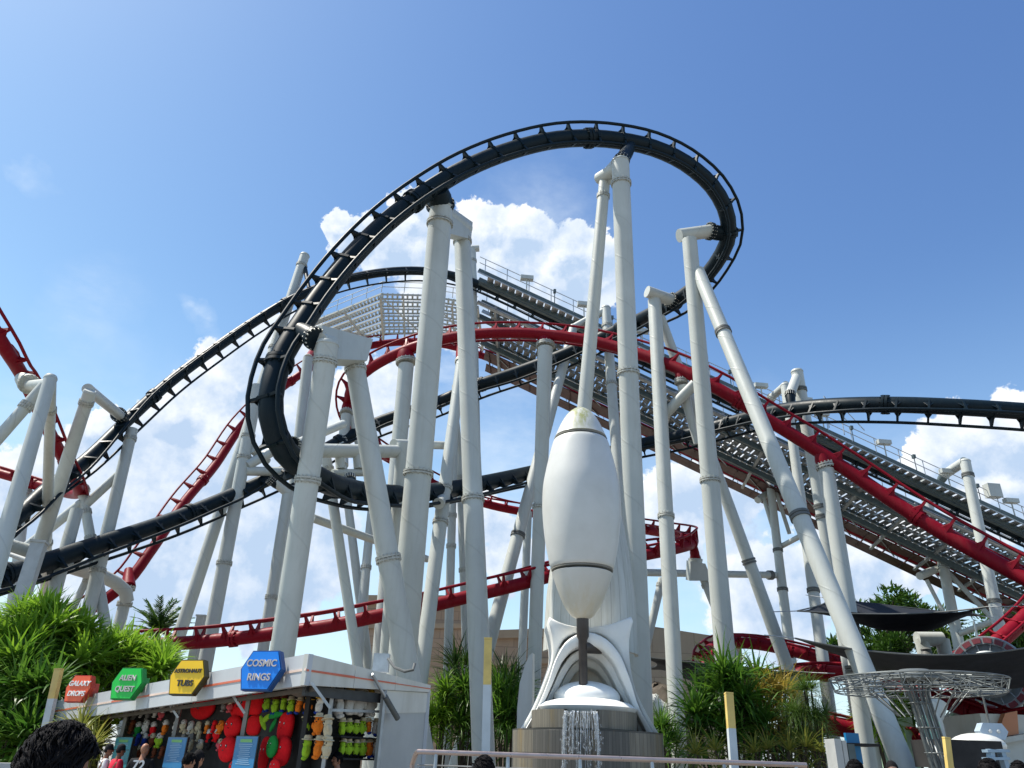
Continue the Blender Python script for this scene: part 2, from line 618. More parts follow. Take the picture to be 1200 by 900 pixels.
BL0, BL1 = P(557, 332, 50), P(1235, 647, 54.4)          # black lift hill line
RL0, RL1 = P(565, 417, 60), P(1235, 733, 64.4)          # red lift hill line
track('coaster_track', 'black coaster track dropping from the lift hill top to the lower left', ctl([
    (-40, 650, 30.5, (.2, -.6, .75)), (17, 609, 32.5), (50, 578, 34), (100, 540, 36.5, (.25, -.55, .8)), (150, 492, 39), (200, 447, 41), (250, 410, 43), (300, 376, 45),
    (345, 350, 46.5, (.2, -.55, .8)), (392, 331, 48), (425, 323, 48.8), (462, 318, 49.4, (0, -.8, .6)), (500, 318, 50), (530, 323, 50), (557, 332, 50, (0, -1, 0)),
    (640, 370.6, 50.54), (800, 445, 51.58), (978, 527.6, 52.73, (0, -1, 0)), (1235, 647, 54.4, (0, -1, 0))]), BLACKP, 0.70, 0.62, 0.55, 1.6, 0.14, 13, gusset=False)
track('coaster_track', 'red coaster track climbing from the lower left to join the lift hill', ctl([
    (50, 752, 44, (-.45, .4, -.8)), (82, 730, 44), (120, 705, 44), (150, 681, 44.5), (175, 648, 45.5), (217, 587, 48, (-.45, .4, -.8)), (250, 548, 50), (285, 497, 52),
    (335, 451, 54, (-.4, .6, -.7)), (390, 418, 56), (435, 405, 57.5, (0, .8, -.5)), (480, 401, 59), (520, 404, 60), (565, 417, 60, (0, 1, 0)), (700, 480.7, 60.9), (900, 575, 62.2), (1235, 733, 64.4, (0, 1, 0))]),
    REDP, 0.64, 0.60, 0.62, 1.6, 0.13, 12, gusset=False)
track('coaster_track', 'red coaster track arching in the middle and sweeping down to the right edge', ctl([
    (-20, 766, 40, (0, .95, -.3)), (60, 761, 40), (130, 758, 40), (190, 755, 40), (250, 751, 40), (318, 743, 39.5, (0, .95, -.3)), (400, 731, 39), (433, 724, 39),
    (500, 711, 39.5), (550, 699, 40), (600, 687, 40.5, (0, .95, -.3)), (650, 674, 41.5), (700, 662, 42.5), (757, 650, 44, (0, 1, 0)), (792, 643, 46, (-.2, .95, 0)),
    (811, 637, 48.6, (-.5, .8, 0)), (808, 630, 51.8), (780, 625, 54.7, (0, .9, .3)), (730, 617, 58), (680, 609, 60), (620, 601, 60.5, (0, .95, -.1)), (575, 592, 60),
    (530, 577, 58.5), (490, 557, 56, (-.4, .7, -.4)), (450, 530, 53), (420, 500, 50, (-.8, .2, -.5)), (409, 474, 47.5), (413, 452, 45.5, (-.6, .5, -.7)), (430, 435, 44), (460, 417, 42.5, (-.2, .35, -.9)),
    (500, 402, 41.5), (545, 393, 41), (600, 390, 40.5, (0, .2, -1)), (650, 393, 40), (700, 401, 39.3), (740, 412, 38.5, (.1, .35, -.9)), (790, 430, 37.3), (840, 455, 36.2, (.25, .55, -.8)),
    (900, 492, 35.6), (950, 523, 35.2), (1000, 556, 34.7, (.35, .7, -.6)), (1050, 590, 34.0), (1100, 622, 33.2), (1150, 650, 32.4), (1200, 677, 31.5, (.35, .75, -.5)), (1270, 713, 30.0)]),
    REDP, 0.68, 0.58, 0.70, 1.45, 0.15, 10)
track('coaster_track', 'red coaster track diving along the left edge and curling back', ctl([
    (-60, 296, 24, (.15, .1, -1)), (-20, 366, 25), (2, 402, 26), (26, 440, 28.5), (50, 490, 31, (.2, .1, -1)), (70, 530, 34), (86, 558, 36.5), (92, 574, 38.4, (.6, .3, -.5)), (84, 579, 41),
    (60, 573, 42.5, (0, .9, -.4)), (30, 564, 43), (0, 555, 43.3), (-60, 543, 43.5, (0, .9, -.4))]), REDP, 0.54, 0.40, 0.36, 1.5, 0.13, 11)
track('coaster_track', 'small red coaster loop turning above the midway plants', ctl([
    (833, 800, 45, (-.3, .3, .9)), (826, 778, 46, (-.3, .3, .9)), (832, 762, 48.5), (850, 754, 50.5, (0, .95, -.2)), (880, 754, 51), (920, 761, 50), (960, 771, 49), (1003, 783, 48), (1060, 797, 47, (0, .95, -.2))]),
    REDP, 0.72, 0.55, 0.5, 1.5, 0.15, 9)
track('coaster_track', 'low red coaster track partly behind the dark shade sail and slanted columns', ctl([
    (915, 795, 46, (0, .9, -.4)), (945, 789, 45), (985, 789, 44), (1040, 798, 43, (0, .9, -.4)), (1090, 815, 40), (1130, 829, 38), (1180, 848, 36), (1240, 870, 34, (0, .9, -.4))]),
    REDP, 0.8, 0.56, 0.5, 1.5, 0.15, 9)
track('coaster_track', 'lowest red coaster track crossing behind the round metal truss', ctl([
    (960, 848, 42, (0, .9, -.5)), (1000, 856, 42), (1050, 865, 41), (1100, 868, 39, (0, .9, -.5)), (1140, 862, 37.5), (1200, 847, 36), (1260, 835, 35, (0, .9, -.5))]),
    REDP, 0.85, 0.56, 0.5, 1.5, 0.15, 9)
track('coaster_track', 'red coaster track plunging behind the column at the far right edge', ctl([
    (1262, 660, 46, (-.6, .5, .3)), (1227, 694, 45), (1200, 725, 44), (1176, 747, 43.5, (-.5, .7, .2)), (1148, 768, 43.5), (1112, 788, 44, (-.4, .8, .2))]), REDP, .85, 0.58, 0.5, 1.5, 0.15, 9)


# ---------------------------------------------------------------- white supports
def ring(mb, p, ax, r, hgt=0.17, bolts=16):
    ax = ax.normalized()
    mb.tube([p - ax * hgt / 2, p - ax * 0.02], r, 22, m=0)
    mb.tube([p + ax * 0.02, p + ax * hgt / 2], r, 22, m=0)
    s = ax.cross(Vector((0.3, 1, 0.2))).normalized()
    u = ax.cross(s)
    for k in range(bolts):
        a = 2 * pi * k / bolts
        b = p + (s * cos(a) + u * sin(a)) * (r * 0.92)
        mb.tube([b - ax * (hgt * 0.8), b + ax * (hgt * 0.8)], 0.032, 6, m=1)


def support(label, legs, arms=(), plates=(), group='white columns carrying the coaster'):
    """legs: dict(t=(px,py,Y) top, b=(px,py,Y) a lower point on its axis, w=px width at t, fl=[py of flanges], g=reach the ground)
       arms: (a, b, px width, kind) with kind 'arm', 'mount' or 'brace'"""
    base = P(*legs[0]['b'])
    foot = Vector((base.x, base.y, 0))
    o = thing('support_column', foot, label, 'column', group)
    for lg in legs:
        a, b = P(*lg['t']), P(*lg['b'])
        r0 = lg['w'] * depth(a) / FPX / 2
        r1 = lg['wb'] * depth(b) / FPX / 2 if 'wb' in lg else r0
        e = b
        if lg.get('g', True):
            k = (a.z - 0.0) / (a.z - b.z)
            e = a + (b - a) * k
        nseg = 8
        path = [a.lerp(e, i / nseg) for i in range(nseg + 1)]
        tot = (e - a).length
        kb = (b - a).length / tot
        rad = [r0 + (r1 - r0) * min(1.0, i / nseg / kb) for i in range(nseg + 1)]
        if lg.get('g', True):       # flared foot with a base plate
            path += [e + (b - a).normalized() * 0.01]
            rad += [rad[-1]]
        ax = (e - a).normalized()
        v0 = random.uniform(0, 3)
        leg = MB().tube(path, rad, 28, v0=v0).build('leg', WHITE, o)
        if lg.get('g', True):
            bp = MB().lathe(e + Vector((0, 0, 0.02)), [(r1 * 2.0, 0), (r1 * 2.0, 0.08), (r1 * 1.05, 0.10), (r1 * 1.02, 0.5)], sides=24)
            for k in range(8):
                dv = Vector((cos(2 * pi * k / 8), sin(2 * pi * k / 8), 0))
                bp.tube([e + dv * r1 * 1.65, e + dv * r1 * 1.65 + Vector((0, 0, 0.22))], 0.05, 6)
            bp.build('base_plate', WHITE2, o)
        for fy in lg.get('fl', ()):
            lo_, hi_ = 0.0, 1.0
            for _ in range(30):
                mid = (lo_ + hi_) / 2
                if proj(a.lerp(e, mid))[1] < fy:
                    lo_ = mid
                else:
                    hi_ = mid
            p = a.lerp(e, lo_)
            rr = r0 + (r1 - r0) * min(1, lo_ / kb)
            fm = MB()
            ring(fm, p, ax, rr * 1.16, bolts=0 if lg.get('fm') else 16, hgt=.26 if lg.get('fm') else .17)
            fm.build('flange', [lg.get('fm', BOLT), BOLT], o)
        cap = lg.get('cap')
        if cap:                     # rounded or flat closing piece
            MB().lathe(a + (a - e).normalized() * -0.02, [(r0 * 1.06, 0), (r0 * 1.06, 0.05), (r0 * 0.9, 0.12 + cap * r0 * 0.5), (0.001, 0.12 + cap * r0)], axis=(a - e), sides=24).build('end_cap', WHITE2, o)
    for am in arms:
        A, B, wpx, kind = am[:4]
        a, b = P(*A), P(*B)
        r = wpx * depth(a) / FPX / 2
        m = am[4] if len(am) > 4 else WHITE
        if kind == 'mount':
            am_ob = MB().tube([a, a.lerp(b, 0.5), b], [r, r, r * 0.8], 20).build('mount', m, o)
            fm = MB()
            ring(fm, a, b - a, r * 1.18, 0.2)
            fm.build('flange', [m if m in (BLACKP,) else BOLT, BOLT], o)
        elif kind == 'wedge':
            am_ob = MB().tube([a, b], [r, r * 0.45], 20).build('mount', m, o)
        else:
            ends = (b - a).normalized() * r * 0.15
            MB().tube([a - ends, a.lerp(b, 0.5), b + ends], r, 22).build('arm' if kind == 'arm' else 'brace', m, o)
            if kind == 'arm2':
                pass
    for pl in plates:
        pts, th = pl
        q = [P(*p) for p in pts]
        nrm = (q[1] - q[0]).cross(q[2] - q[0]).normalized()
        MB().prism([p - nrm * th / 2 for p in q], nrm * th).build('gusset_plate', WHITE2, o)
    return o


def L(t, b, w, fl=(), **k):
    return dict(t=t, b=b, w=w, fl=list(fl), **k)


support('tall twin white column left of centre with a sloped cap under the black loop', [
    L((517, 244, 28.2), (470, 790, 30), 27, (262, 555), wb=34, cap=.2), L((541, 262, 30.6), (566, 870, 29.2), 19, (283, 585), wb=27)],
    [((516, 240, 28.2), (513, 222, 27.4), 29, 'mount', BLACKP), ((515, 246, 28.3), (544, 268, 30.6), 22, 'arm')],
    [([(517, 240, 28.2), (549, 262, 30.8), (547, 282, 30.6), (520, 275, 28.3)], .5)])
support('white A-shaped column at left of the loop with a wide gusset cap and splayed legs', [
    L((384, 404, 24.2), (330, 770, 26), 25, (424, 563), wb=29, cap=.15), L((413, 412, 26), (456, 660, 27), 22, (432, 655), wb=26)],
    [((369, 397, 24.2), (350, 386, 25.0), 24, 'mount', BLACKP), ((376, 400, 24.2), (422, 410, 26.3), 20, 'arm')],
    [([(371, 385, 24.2), (431, 401, 26.4), (424, 426, 26), (376, 424, 24.2)], .6)])
support('tall white column right of the rocket reaching the top of the black loop', [
    L((727, 190, 28.6), (752, 840, 31), 20.5, (215, 437), wb=27, cap=.1), L((709, 207, 30), (665, 700, 31), 13, (230,), wb=20)],
    [((728, 189, 28.6), (739, 171, 29.7), 17, 'mount', BLACKP), ((727, 194, 28.6), (703, 209, 30.2), 15, 'arm')],
    [([(722, 184, 28.6), (737, 186, 28.6), (716, 215, 29.9), (699, 209, 30.2)], .4)])
support('white column right of centre with a horizontal arm to the loop and a long slanted leg', [
    L((808, 281, 33.5), (850, 772, 34.5), 17, (563,), wb=24), L((818, 318, 33.5), (1031, 830, 26), 15, (389, 605), wb=25, fm=COLLAR)],
    [((797, 276, 33.6), (832, 271, 33.9), 16, 'arm'), ((832, 271, 33.9), (851, 275, 34.3), 18, 'mount', BLACKP)])
support('white column with a stubby arm just right of the tall rocket column', [
    L((767, 352, 38), (793, 840, 35.5), 15.5, (605,), wb=19), L((774, 372, 38.4), (902, 725, 40), 11, (658,), wb=15, fm=COLLAR)],
    [((759, 342, 37.6), (787, 352, 38.2), 14, 'arm'), ((787, 352, 38.2), (796, 357, 38.6), 16, 'mount', BLACKP),
     ((773, 492, 37.8), (814, 450, 36.4), 12, 'brace'), ((798, 447, 37.2), (797, 432, 37.2), 13, 'mount', REDP), ((800, 452, 37.2), (816, 520, 37.6), 13, 'wedge', WHITE)])
support('white column under the top of the red arch behind the rocket', [
    L((639, 408, 40.3), (631, 640, 40.5), 17.5, (594,), wb=15.5)], [((639, 405, 40.3), (639, 392, 40.4), 19, 'mount', REDP)])
support('white slanted column pair with a round capped top behind the tall rocket column', [
    L((710, 362, 46.5), (722, 525, 45), 11, (382, 450), cap=.3), L((672, 384, 47), (607, 627, 44), 10, (627,), wb=15, cap=.25, fm=COLLAR)],
    [((672, 384, 47), (709, 364, 46.5), 9, 'arm'), ((690, 378, 46.7), (692, 398, 45.3), 9, 'mount', BLACKP)])
support('narrow white column with a hammerhead top at the summit of the lift hill', [
    L((553, 292, 50.5), (560, 640, 50), 9.5, (306, 381), cap=.2)], [((546, 292, 50.5), (561, 291, 50.5), 8, 'arm'), ((553, 300, 50.5), (557, 330, 50.2), 9, 'wedge', WHITE)])
support('white column just left of the twin column with a round stub on its side', [
    L((541, 420, 40), (519, 590, 38), 12, (572, 612), wb=16)],
    [((518, 584, 38), (514, 590, 36.9), 13, 'arm'), ((540, 424, 40), (540, 405, 41), 12, 'mount', REDP)])
support('thin white column between the twin column legs behind the red lower track', [
    L((534, 452, 46), (527, 700, 46), 9, (604, 640)), L((538, 520, 47), (545, 720, 47), 9, (560, 668), wb=10)], [((533, 470, 46), (540, 540, 47), 6, 'brace')])
support('white column under the left shoulder of the red arch', [
    L((476, 428, 42), (450, 725, 42), 18, (), wb=20)], [((476, 424, 42), (475, 412, 42), 21, 'mount', REDP)])
support('short white column set under the red curl beside the big horizontal beam', [
    L((406, 486, 47), (402, 517, 47), 12, (516,), g=False), L((412, 488, 47.2), (424, 540, 47.4), 7, (), g=False), L((402, 545, 46), (424, 720, 46), 9, (), wb=11),
    L((436, 590, 46), (424, 720, 45), 9, (665,), wb=12)], [((406, 484, 47), (408, 470, 47.5), 13, 'mount', REDP), ((402, 517, 47), (402, 545, 46), 12, 'arm')])
support('white beam frame with slender legs carrying the black track below the loop', [
    L((382, 535, 32), (411, 725, 32), 12, (551,), wb=12, cap=.2), L((472, 520, 34), (452, 780, 35), 15, ())],
    [((362, 528, 30), (466, 529, 34), 17, 'arm'), ((398, 535, 31.5), (399, 549, 31.5), 11, 'arm'), ((419, 535, 32), (420, 549, 32), 11, 'arm'),
     ((390, 554, 31.3), (426, 554, 32.2), 9, 'arm'), ((410, 561, 31), (411, 573, 30.4), 12, 'mount', BLACKP),
     ((344, 520, 25.6), (364, 528, 29), 14, 'mount', BLACKP), ((345, 521, 31), (402, 497, 34), 11, 'brace'), ((366, 607, 33), (500, 655, 42), 10, 'brace'), ((462, 520, 34), (520, 522, 40), 11, 'brace')])
support('long leaning white column left of the loop with two side arms', [
    L((302, 452, 44), (243, 765, 44), 13.5, (511, 536, 660), wb=17)],
    [((290, 545, 44), (330, 523, 45), 12, 'brace'), ((288, 552, 44), (345, 553, 46), 11, 'arm'), ((296, 526, 44), (312, 540, 45.5), 11, 'brace')])
support('white column with a bent elbow standing just inside the left of the loop', [
    L((338, 572, 45), (314, 725, 45), 12, (700,), wb=13, cap=.3)], [((324, 565, 44.6), (338, 577, 45), 13, 'arm'), ((318, 562, 44.4), (329, 571, 44.8), 12, 'mount', BLACKP)])
support('white column behind the left gusset cap rising beside the loop', [
    L((361, 420, 50), (350, 520, 50), 12, (), wb=12.5)], [((361, 420, 50), (372, 404, 56), 9, 'mount', REDP)])
support('white column whose capped top shows above the left of the loop', [
    L((357, 300, 48), (316, 424, 47), 11, (311, 408), cap=.2)], [((357, 312, 48), (362, 338, 46.8), 5, 'mount', BLACKP)])
LEFT = 'white columns at the left of the coaster'
support('white tripod column at the far left with one arm reaching the edge', [
    L((59, 444, 24), (0, 648, 23), 14, (), wb=20, cap=.1), L((60, 446, 25), (55, 620, 36.5), 11, (480, 604, 636), wb=12), L((52, 452, 24.5), (-30, 545, 24), 13, (476,))],
    [((34, 450, 26), (26, 444, 26.8), 20, 'mount', BOLT), ((56, 450, 24.4), (34, 452, 26), 13, 'arm')], group=LEFT)
support('white column at left with a bent arm clamped to the black dropping track', [
    L((105, 460, 31.5), (30, 690, 36.8), 14, (472,), wb=17, cap=.1), L((155, 503, 39), (122, 640, 38.5), 12.5, (514, 669), wb=15)],
    [((103, 456, 31.5), (141, 487, 38), 13, 'arm'), ((139, 486, 38), (148, 494, 39), 15, 'mount', BLACKP)], group=LEFT)
support('white jointed column at left under the red ball-shaped bend', [
    L((97, 578, 38.8), (112, 665, 38.8), 10, (574, 600, 631, 662), wb=12)],
    [((97, 574, 38.8), (93, 568, 38), 13, 'mount', REDP), ((100, 592, 38.8), (138, 557, 38.9), 10, 'brace'), ((95, 590, 38.8), (32, 640, 38.5), 11, 'brace')], group=LEFT)
support('white leaning column at left behind the braces', [
    L((90, 598, 37), (58, 715, 36), 14, (), wb=16)], [], group=LEFT)
support('short white column at far left holding the red curl', [
    L((30, 580, 43), (18, 680, 43), 11, (578,))], [((30, 578, 43), (30, 566, 43), 12, 'mount', REDP)], group=LEFT)
# curved white yoke at lower left
o = thing('support_column', P(140, 735, 43) * 1.0, 'white curved yoke frame at lower left hooked under the rising red track', 'column', LEFT)
o.location.z = 0
o['_o'] = tuple(o.location)
crv = [P(*q) for q in ((-20, 633, 33.5), (30, 646, 35.5), (70, 660, 38.5), (95, 668, 40.5), (118, 674, 42), (136, 683, 43), (147, 693, 43.5), (149, 705, 43.8))]
MB().tube(crv, [.36] * 8, 22).build('arch_tube', WHITE, o)
for (t, b, wd) in (((150, 690, 44), (138, 740, 43.8), 13), ((104, 674, 41.5), (75, 735, 41), 8), ((108, 676, 41.6), (106, 740, 41.6), 8)):
    a, b_ = P(*t), P(*b)
    e = a + (b_ - a) * (a.z / (a.z - b_.z))
    MB().tube([a, a.lerp(e, .5), e], wd * depth(a) / FPX / 2, 20).build('leg', WHITE, o)
for (pt, rr) in (((149, 689, 44), .45), ((146, 708, 43.9), .42), ((103, 680, 41.4), .27), ((108, 682, 41.6), .27)):
    fm = MB()
    ring(fm, P(*pt), Vector((0, 0, 1)), rr)
    fm.build('flange', [BOLT, BOLT], o)
a, b_ = P(150, 688, 44), P(151, 668, 44.6)
MB().tube([a, b_], [.42, .25], 18).build('mount', REDP, o)
MB().tube([P(58, 660, 36), P(100, 664, 40)], .34, 20).build('brace', WHITE, o)

RIGHT = 'white columns at the right of the coaster'
support('white column with a capped top beside the black track right of centre', [
    L((934, 436, 42.5), (983, 715, 43), 13.5, (457, 594, 606), wb=14, cap=.2, fm=COLLAR)], [((934, 441, 42.5), (926, 462, 41.6), 11, 'arm'), ((926, 462, 41.6), (927, 474, 41.4), 11, 'mount', BLACKP)], group=RIGHT)
support('white column with a bent arm reaching down-left to the black lift track', [
    L((920, 452, 48), (968, 800, 46), 10, (692,), wb=14, cap=.1, fm=COLLAR)], [((921, 451, 48), (904, 466, 51), 9, 'arm'), ((904, 466, 51), (899, 478, 52), 9, 'mount', STEELDK)], group=RIGHT)
support('white column under the descending red track right of centre', [
    L((968, 550, 35.1), (1022, 890, 34.5), 17.5, (), wb=20)], [((967, 546, 35.1), (962, 532, 35.1), 19, 'mount', REDP)], group=RIGHT)
support('slim white column with a cross head under the red side of the lift hill', [
    L((901, 556, 61.5), (930, 800, 60), 8.5, (645, 691), wb=13, fm=COLLAR)],
    [((888, 586, 61.5), (908, 572, 63), 8, 'arm'), ((895, 584, 61.5), (912, 640, 61), 4.5, 'brace'), ((908, 572, 61.5), (925, 625, 61.2), 4.5, 'brace'), ((916, 640, 61), (946, 624, 58), 6, 'brace'),
     ((757, 671, 55), (913, 674, 61), 8.5, 'arm'), ((901, 674, 60.6), (904, 674, 60.7), 11, 'arm', COLLAR)], group=RIGHT)
support('stubby white trestle holding up the red hairpin bend', [
    L((776, 678, 50), (768, 712, 50), 9, (686,)), L((824, 678, 50), (838, 712, 50), 9, (686,))],
    [((815, 655, 49.6), (813, 641, 48.8), 11, 'mount', REDP), ((815, 655, 49.6), (815, 680, 49.8), 17, 'wedge', WHITE)],
    [([(807, 657, 49.4), (824, 660, 49.6), (832, 680, 50), (806, 680, 49.8)], .7)], group=RIGHT)
support('white column with an angled arm above the lift hill near the right edge', [
    L((1131, 541, 50), (1195, 850, 49), 11.5, (557, 705), wb=15, cap=.1, fm=COLLAR)], [((1130, 541, 50), (1107, 556, 52.5), 11, 'arm'), ((1107, 556, 52.5), (1101, 566, 53), 10, 'mount', STEELDK)], group=RIGHT)
support('white column with a hammerhead and diagonal struts under the lower lift hill', [
    L((1100, 636, 62), (1150, 890, 60), 11, (665, 763), wb=14, fm=WHITE2)],
    [((1078, 675, 61), (1132, 652, 65), 9, 'arm'), ((1086, 680, 61.3), (1112, 730, 61), 4.5, 'brace'), ((1112, 672, 62), (1166, 728, 60), 5.5, 'brace'), ((1126, 742, 60.6), (1166, 727, 58), 6.5, 'brace')], group=RIGHT)
support('white column showing between the black lift track and its catwalk', [
    L((1084, 562, 58), (1092, 622, 58), 11, (585,), wb=12, g=False)], [], group=RIGHT)

# round far pole and box post
support('grey lighting pole between the red arch column and the slanted column', [L((619, 600, 55), (613, 740, 55), 9, (), wb=10)], [], group='lone poles')
bx = P(41, 640, 34)
o = thing('concrete_post', (bx.x, bx.y, 0), 'square grey concrete post standing above the bushes at far left', 'post')
p0 = P(46, 637, 31)
p1 = p0 + (P(22, 712, 30.5) - p0) * (p0.z / (p0.z - P(22, 712, 30.5).z))
CONC = mat('pale concrete', (0.42, 0.43, 0.42), 0.7, 0, 0.15, 2, dirt=((0.25, 0.24, 0.2), 0.4, 2))
dv = (p1 - p0) / 2
MB().box((p0 + p1) / 2, dv, (.25, 0.07, 0), (-0.07, .25, 0)).build('shaft', CONC, o)
MB().box(p0 + Vector((0, 0, .05)), (.29, .08, 0), (-.08, .29, 0), (0, 0, .05)).build('cap', CONC, o)
MB().tube([P(-5, 644, 31.5), P(39, 659, 31)], .09, 12).build('side_pipe', CONC, o)
p0 = P(237, 722, 48)
o = thing('concrete_post', (p0.x, p0.y, 0), 'dark grey square post behind the low red track at left', 'post')
MB().box((p0.x, p0.y, p0.z / 2), (.25, 0, 0), (0, .25, 0), (0, 0, p0.z / 2)).build('shaft', CONC, o)
MB().box((p0.x, p0.y, p0.z), (.3, 0, 0), (0, .3, 0), (0, 0, .05)).build('cap', CONC, o)


# ---------------------------------------------------------------- lift hill catwalks
A0 = BL0
LD = (BL1 - BL0).normalized()
LH = Vector((LD.x, LD.y, 0)).normalized()
WV = Vector((-LH.y, LH.x, 0))             # across, away from the viewer
if WV.y < 0:
    WV = -WV
NV = LD.cross(WV)
if NV.z < 0:
    NV = -NV
off = RL0 - A0
W, NR = off.dot(WV), off.dot(NV)
S0 = off.dot(LD)
LEN = 52.0


def lp(s, wd, n=0.0):
    return A0 + LD * (s + S0 * wd / W) + WV * wd + NV * (n + NR * wd / W)


mid = lp(25, W / 2)
lift = thing('lift_catwalk', (mid.x, mid.y, 0), 'grey stepped catwalk structure of the lift hill slanting across the right half', 'catwalk')
rows = [(-1.5, 0.9, -0.1), (W * .235, W * .115, .0), (W * .36, W * .115, -.05), (W * .485, W * .115, -.1), (W * .61, W * .115, -.1), (W * .735, W * .115, -.05)]
for ri, (wc, wd, n) in enumerate(rows):
    t = MB()
    s = 1.5
    while s < LEN:
        c = lp(s, wc, n)
        t.box(c, LH * 0.245, WV * (wd / 2), Vector((0, 0, 0.02)))
        t.box(c + LH * 0.235 - Vector((0, 0, .08)), LH * 0.015, WV * (wd / 2), Vector((0, 0, 0.08)))
        s += 0.62
    t.build('stair_treads', GALVD if ri else GALV, lift)
    t = MB()
    for sd in (-1, 1):
        t.bar(lp(0.5, wc + sd * (wd / 2 + .05), n - .12), lp(LEN, wc + sd * (wd / 2 + .05), n - .12), 0.08, 0.26, up=NV)
    t.build('stringer', STEELDK if ri % 2 else GALV, lift)
t = MB()
for s in range(2, int(LEN), 4):
    t.bar(lp(s, 1.2, -.5), lp(s, W + .4, -.5), 0.22, 0.3, up=NV)
    for k in range(5):
        t.bar(lp(s, 1.4 + k * 1.7, -.5), lp(s + 2, 1.4 + (k + 1) * 1.7, -.45), 0.07, 0.07, up=NV)
t.build('cross_beam', GALVD, lift)
for wd, m, a, b in ((W * .30, STEELDK, .22, .45), (W * .66, STEELDK, .22, .45)):
    MB().bar(lp(0.5, wd, -.75), lp(LEN, wd, -.75), a, b, up=NV).build('girder', m, lift)
t = MB()
t.bar(lp(0.5, W - 1.0, -.38), lp(LEN, W - 1.0, -.38), 1.7, .08, up=NV)
t.bar(lp(0.5, W + .95, -.38), lp(LEN, W + .95, -.38), 1.4, .08, up=NV)
for k in range(1, int(LEN), 2):
    t.bar(lp(k, W - 1.7, -.46), lp(k, W + 1.4, -.46), .1, .12, up=NV)
t.build('red_walkway', BROWN, lift)
# pale pipe below the black track
MB().tube([lp(0.5, 1.15, -.75), lp(LEN, 1.15, -.75)], .17, 12).build('pipe', GALV, lift)
t = MB()
for wd, n0 in ((-2.05, 0.0), (1.3, -.1), (W * .32, .0), (W + 1.4, 0)):
    for hgt in (.55, 1.1):
        t.tube([lp(0.5, wd, n0) + Vector((0, 0, hgt)), lp(LEN, wd, n0) + Vector((0, 0, hgt))], .03, 6)
    s = 1.0
    while s < LEN:
        t.tube([lp(s, wd, n0) - Vector((0, 0, .1)), lp(s, wd, n0) + Vector((0, 0, 1.12))], .035, 6)
        s += 1.9
t.build('handrail', GALV, lift)
t = MB()
t.bar(lp(.5, -1.05, -.22), lp(LEN, -1.05, -.22), .1, .35, up=NV)
t.bar(lp(.5, -2.02, -.12), lp(LEN, -2.02, -.12), .08, .28, up=NV)
t.bar(lp(.5, -.62, -.1), lp(LEN, -.62, -.1), .3, .5, up=NV)
t.build('side_beam', STEELDK, lift)
k = 0
s = 4.6
while s < LEN:
    c = lp(s, -2.2, 0) + Vector((0, 0, 1.0))
    lm = MB()
    lm.box(c, LH * 0.5, WV * .22, Vector((0, 0, .16)))
    lm.tube([c, c - Vector((0, 0, 1.1))], .05, 8)
    lm.build('lamp_box', WHITE2, lift)
    if k in (2, 5, 8):
        c2 = lp(s - 1.2, -2.0, 0) + Vector((0, 0, 1.3))
        MB().box(c2, LH * .5, WV * .3, Vector((0, 0, .5))).build('switch_cabinet', WHITE2, lift)
    c3 = lp(s + 2.4, -2.1, 0)
    sm_ = MB()
    sm_.tube([c3, c3 + Vector((0, 0, 1.0))], .035, 6)
    sm_.box(c3 + Vector((0, 0, 1.05)), LH * .1, WV * .12, Vector((0, 0, .14)))
    sm_.build('spot_lamp', STEELDK, lift)
    s += 4.9
    k += 1
for s in (29.5,):
    t = MB()
    for q in (0, 1.2):
        t.tube([lp(s + q, -2.3) , lp(s + q, -2.3) + Vector((0, 0, 2.6)), lp(s + q + 1.8, -2.3) + Vector((0, 0, 1.2))], .04, 6)
    t.build('access_ladder', GALV, lift)

# summit platform: straight and angled catwalk rows round the top of the lift
ZT = (A0.z + RL0.z) / 2 - .2
EA = [PZ(*q, ZT) for q in ((362, 376), (447, 342), (500, 344), (560, 354))]
EB = [PZ(*q, ZT) for q in ((415, 402), (450, 391), (500, 391), (566, 404))]
mid = EA[1].lerp(EB[1], .5)
plat = thing('summit_platform', (mid.x, mid.y, 0), 'white slatted platform wrapping the top of the lift hill left of the twin column', 'catwalk')
ROWN = 6
for r in range(ROWN):
    f0, f1 = r / ROWN + .02, (r + .72) / ROWN
    t = MB()
    for k in range(3):
        a0, a1 = EA[k].lerp(EB[k], f0), EA[k].lerp(EB[k], f1)
        b0, b1 = EA[k + 1].lerp(EB[k + 1], f0), EA[k + 1].lerp(EB[k + 1], f1)
        n = max(3, int((b0 - a0).length / .40))
        for i in range(n):
            u0, u1 = i / n, (i + .36) / n
            c = [a0.lerp(b0, u0), a0.lerp(b0, u1), a1.lerp(b1, u1), a1.lerp(b1, u0)]
            dz = Vector((0, 0, -.25 * (1 if k == 0 else .4)))
            t.hexa([c[0] + dz, c[1], c[2], c[3] + dz] + [q + Vector((0, 0, .04)) for q in (c[0] + dz, c[1], c[2], c[3] + dz)])
        for f in (f0, f1):
            t.bar(EA[k].lerp(EB[k], f) - Vector((0, 0, .16)), EA[k + 1].lerp(EB[k + 1], f) - Vector((0, 0, .10)), .06, .15)
    t.build('catwalk_row', WHITE2, plat)
t = MB()
for k in range(4):
    t.bar(EA[k] - Vector((0, 0, .5)), EB[k] - Vector((0, 0, .5)), .18, .3)
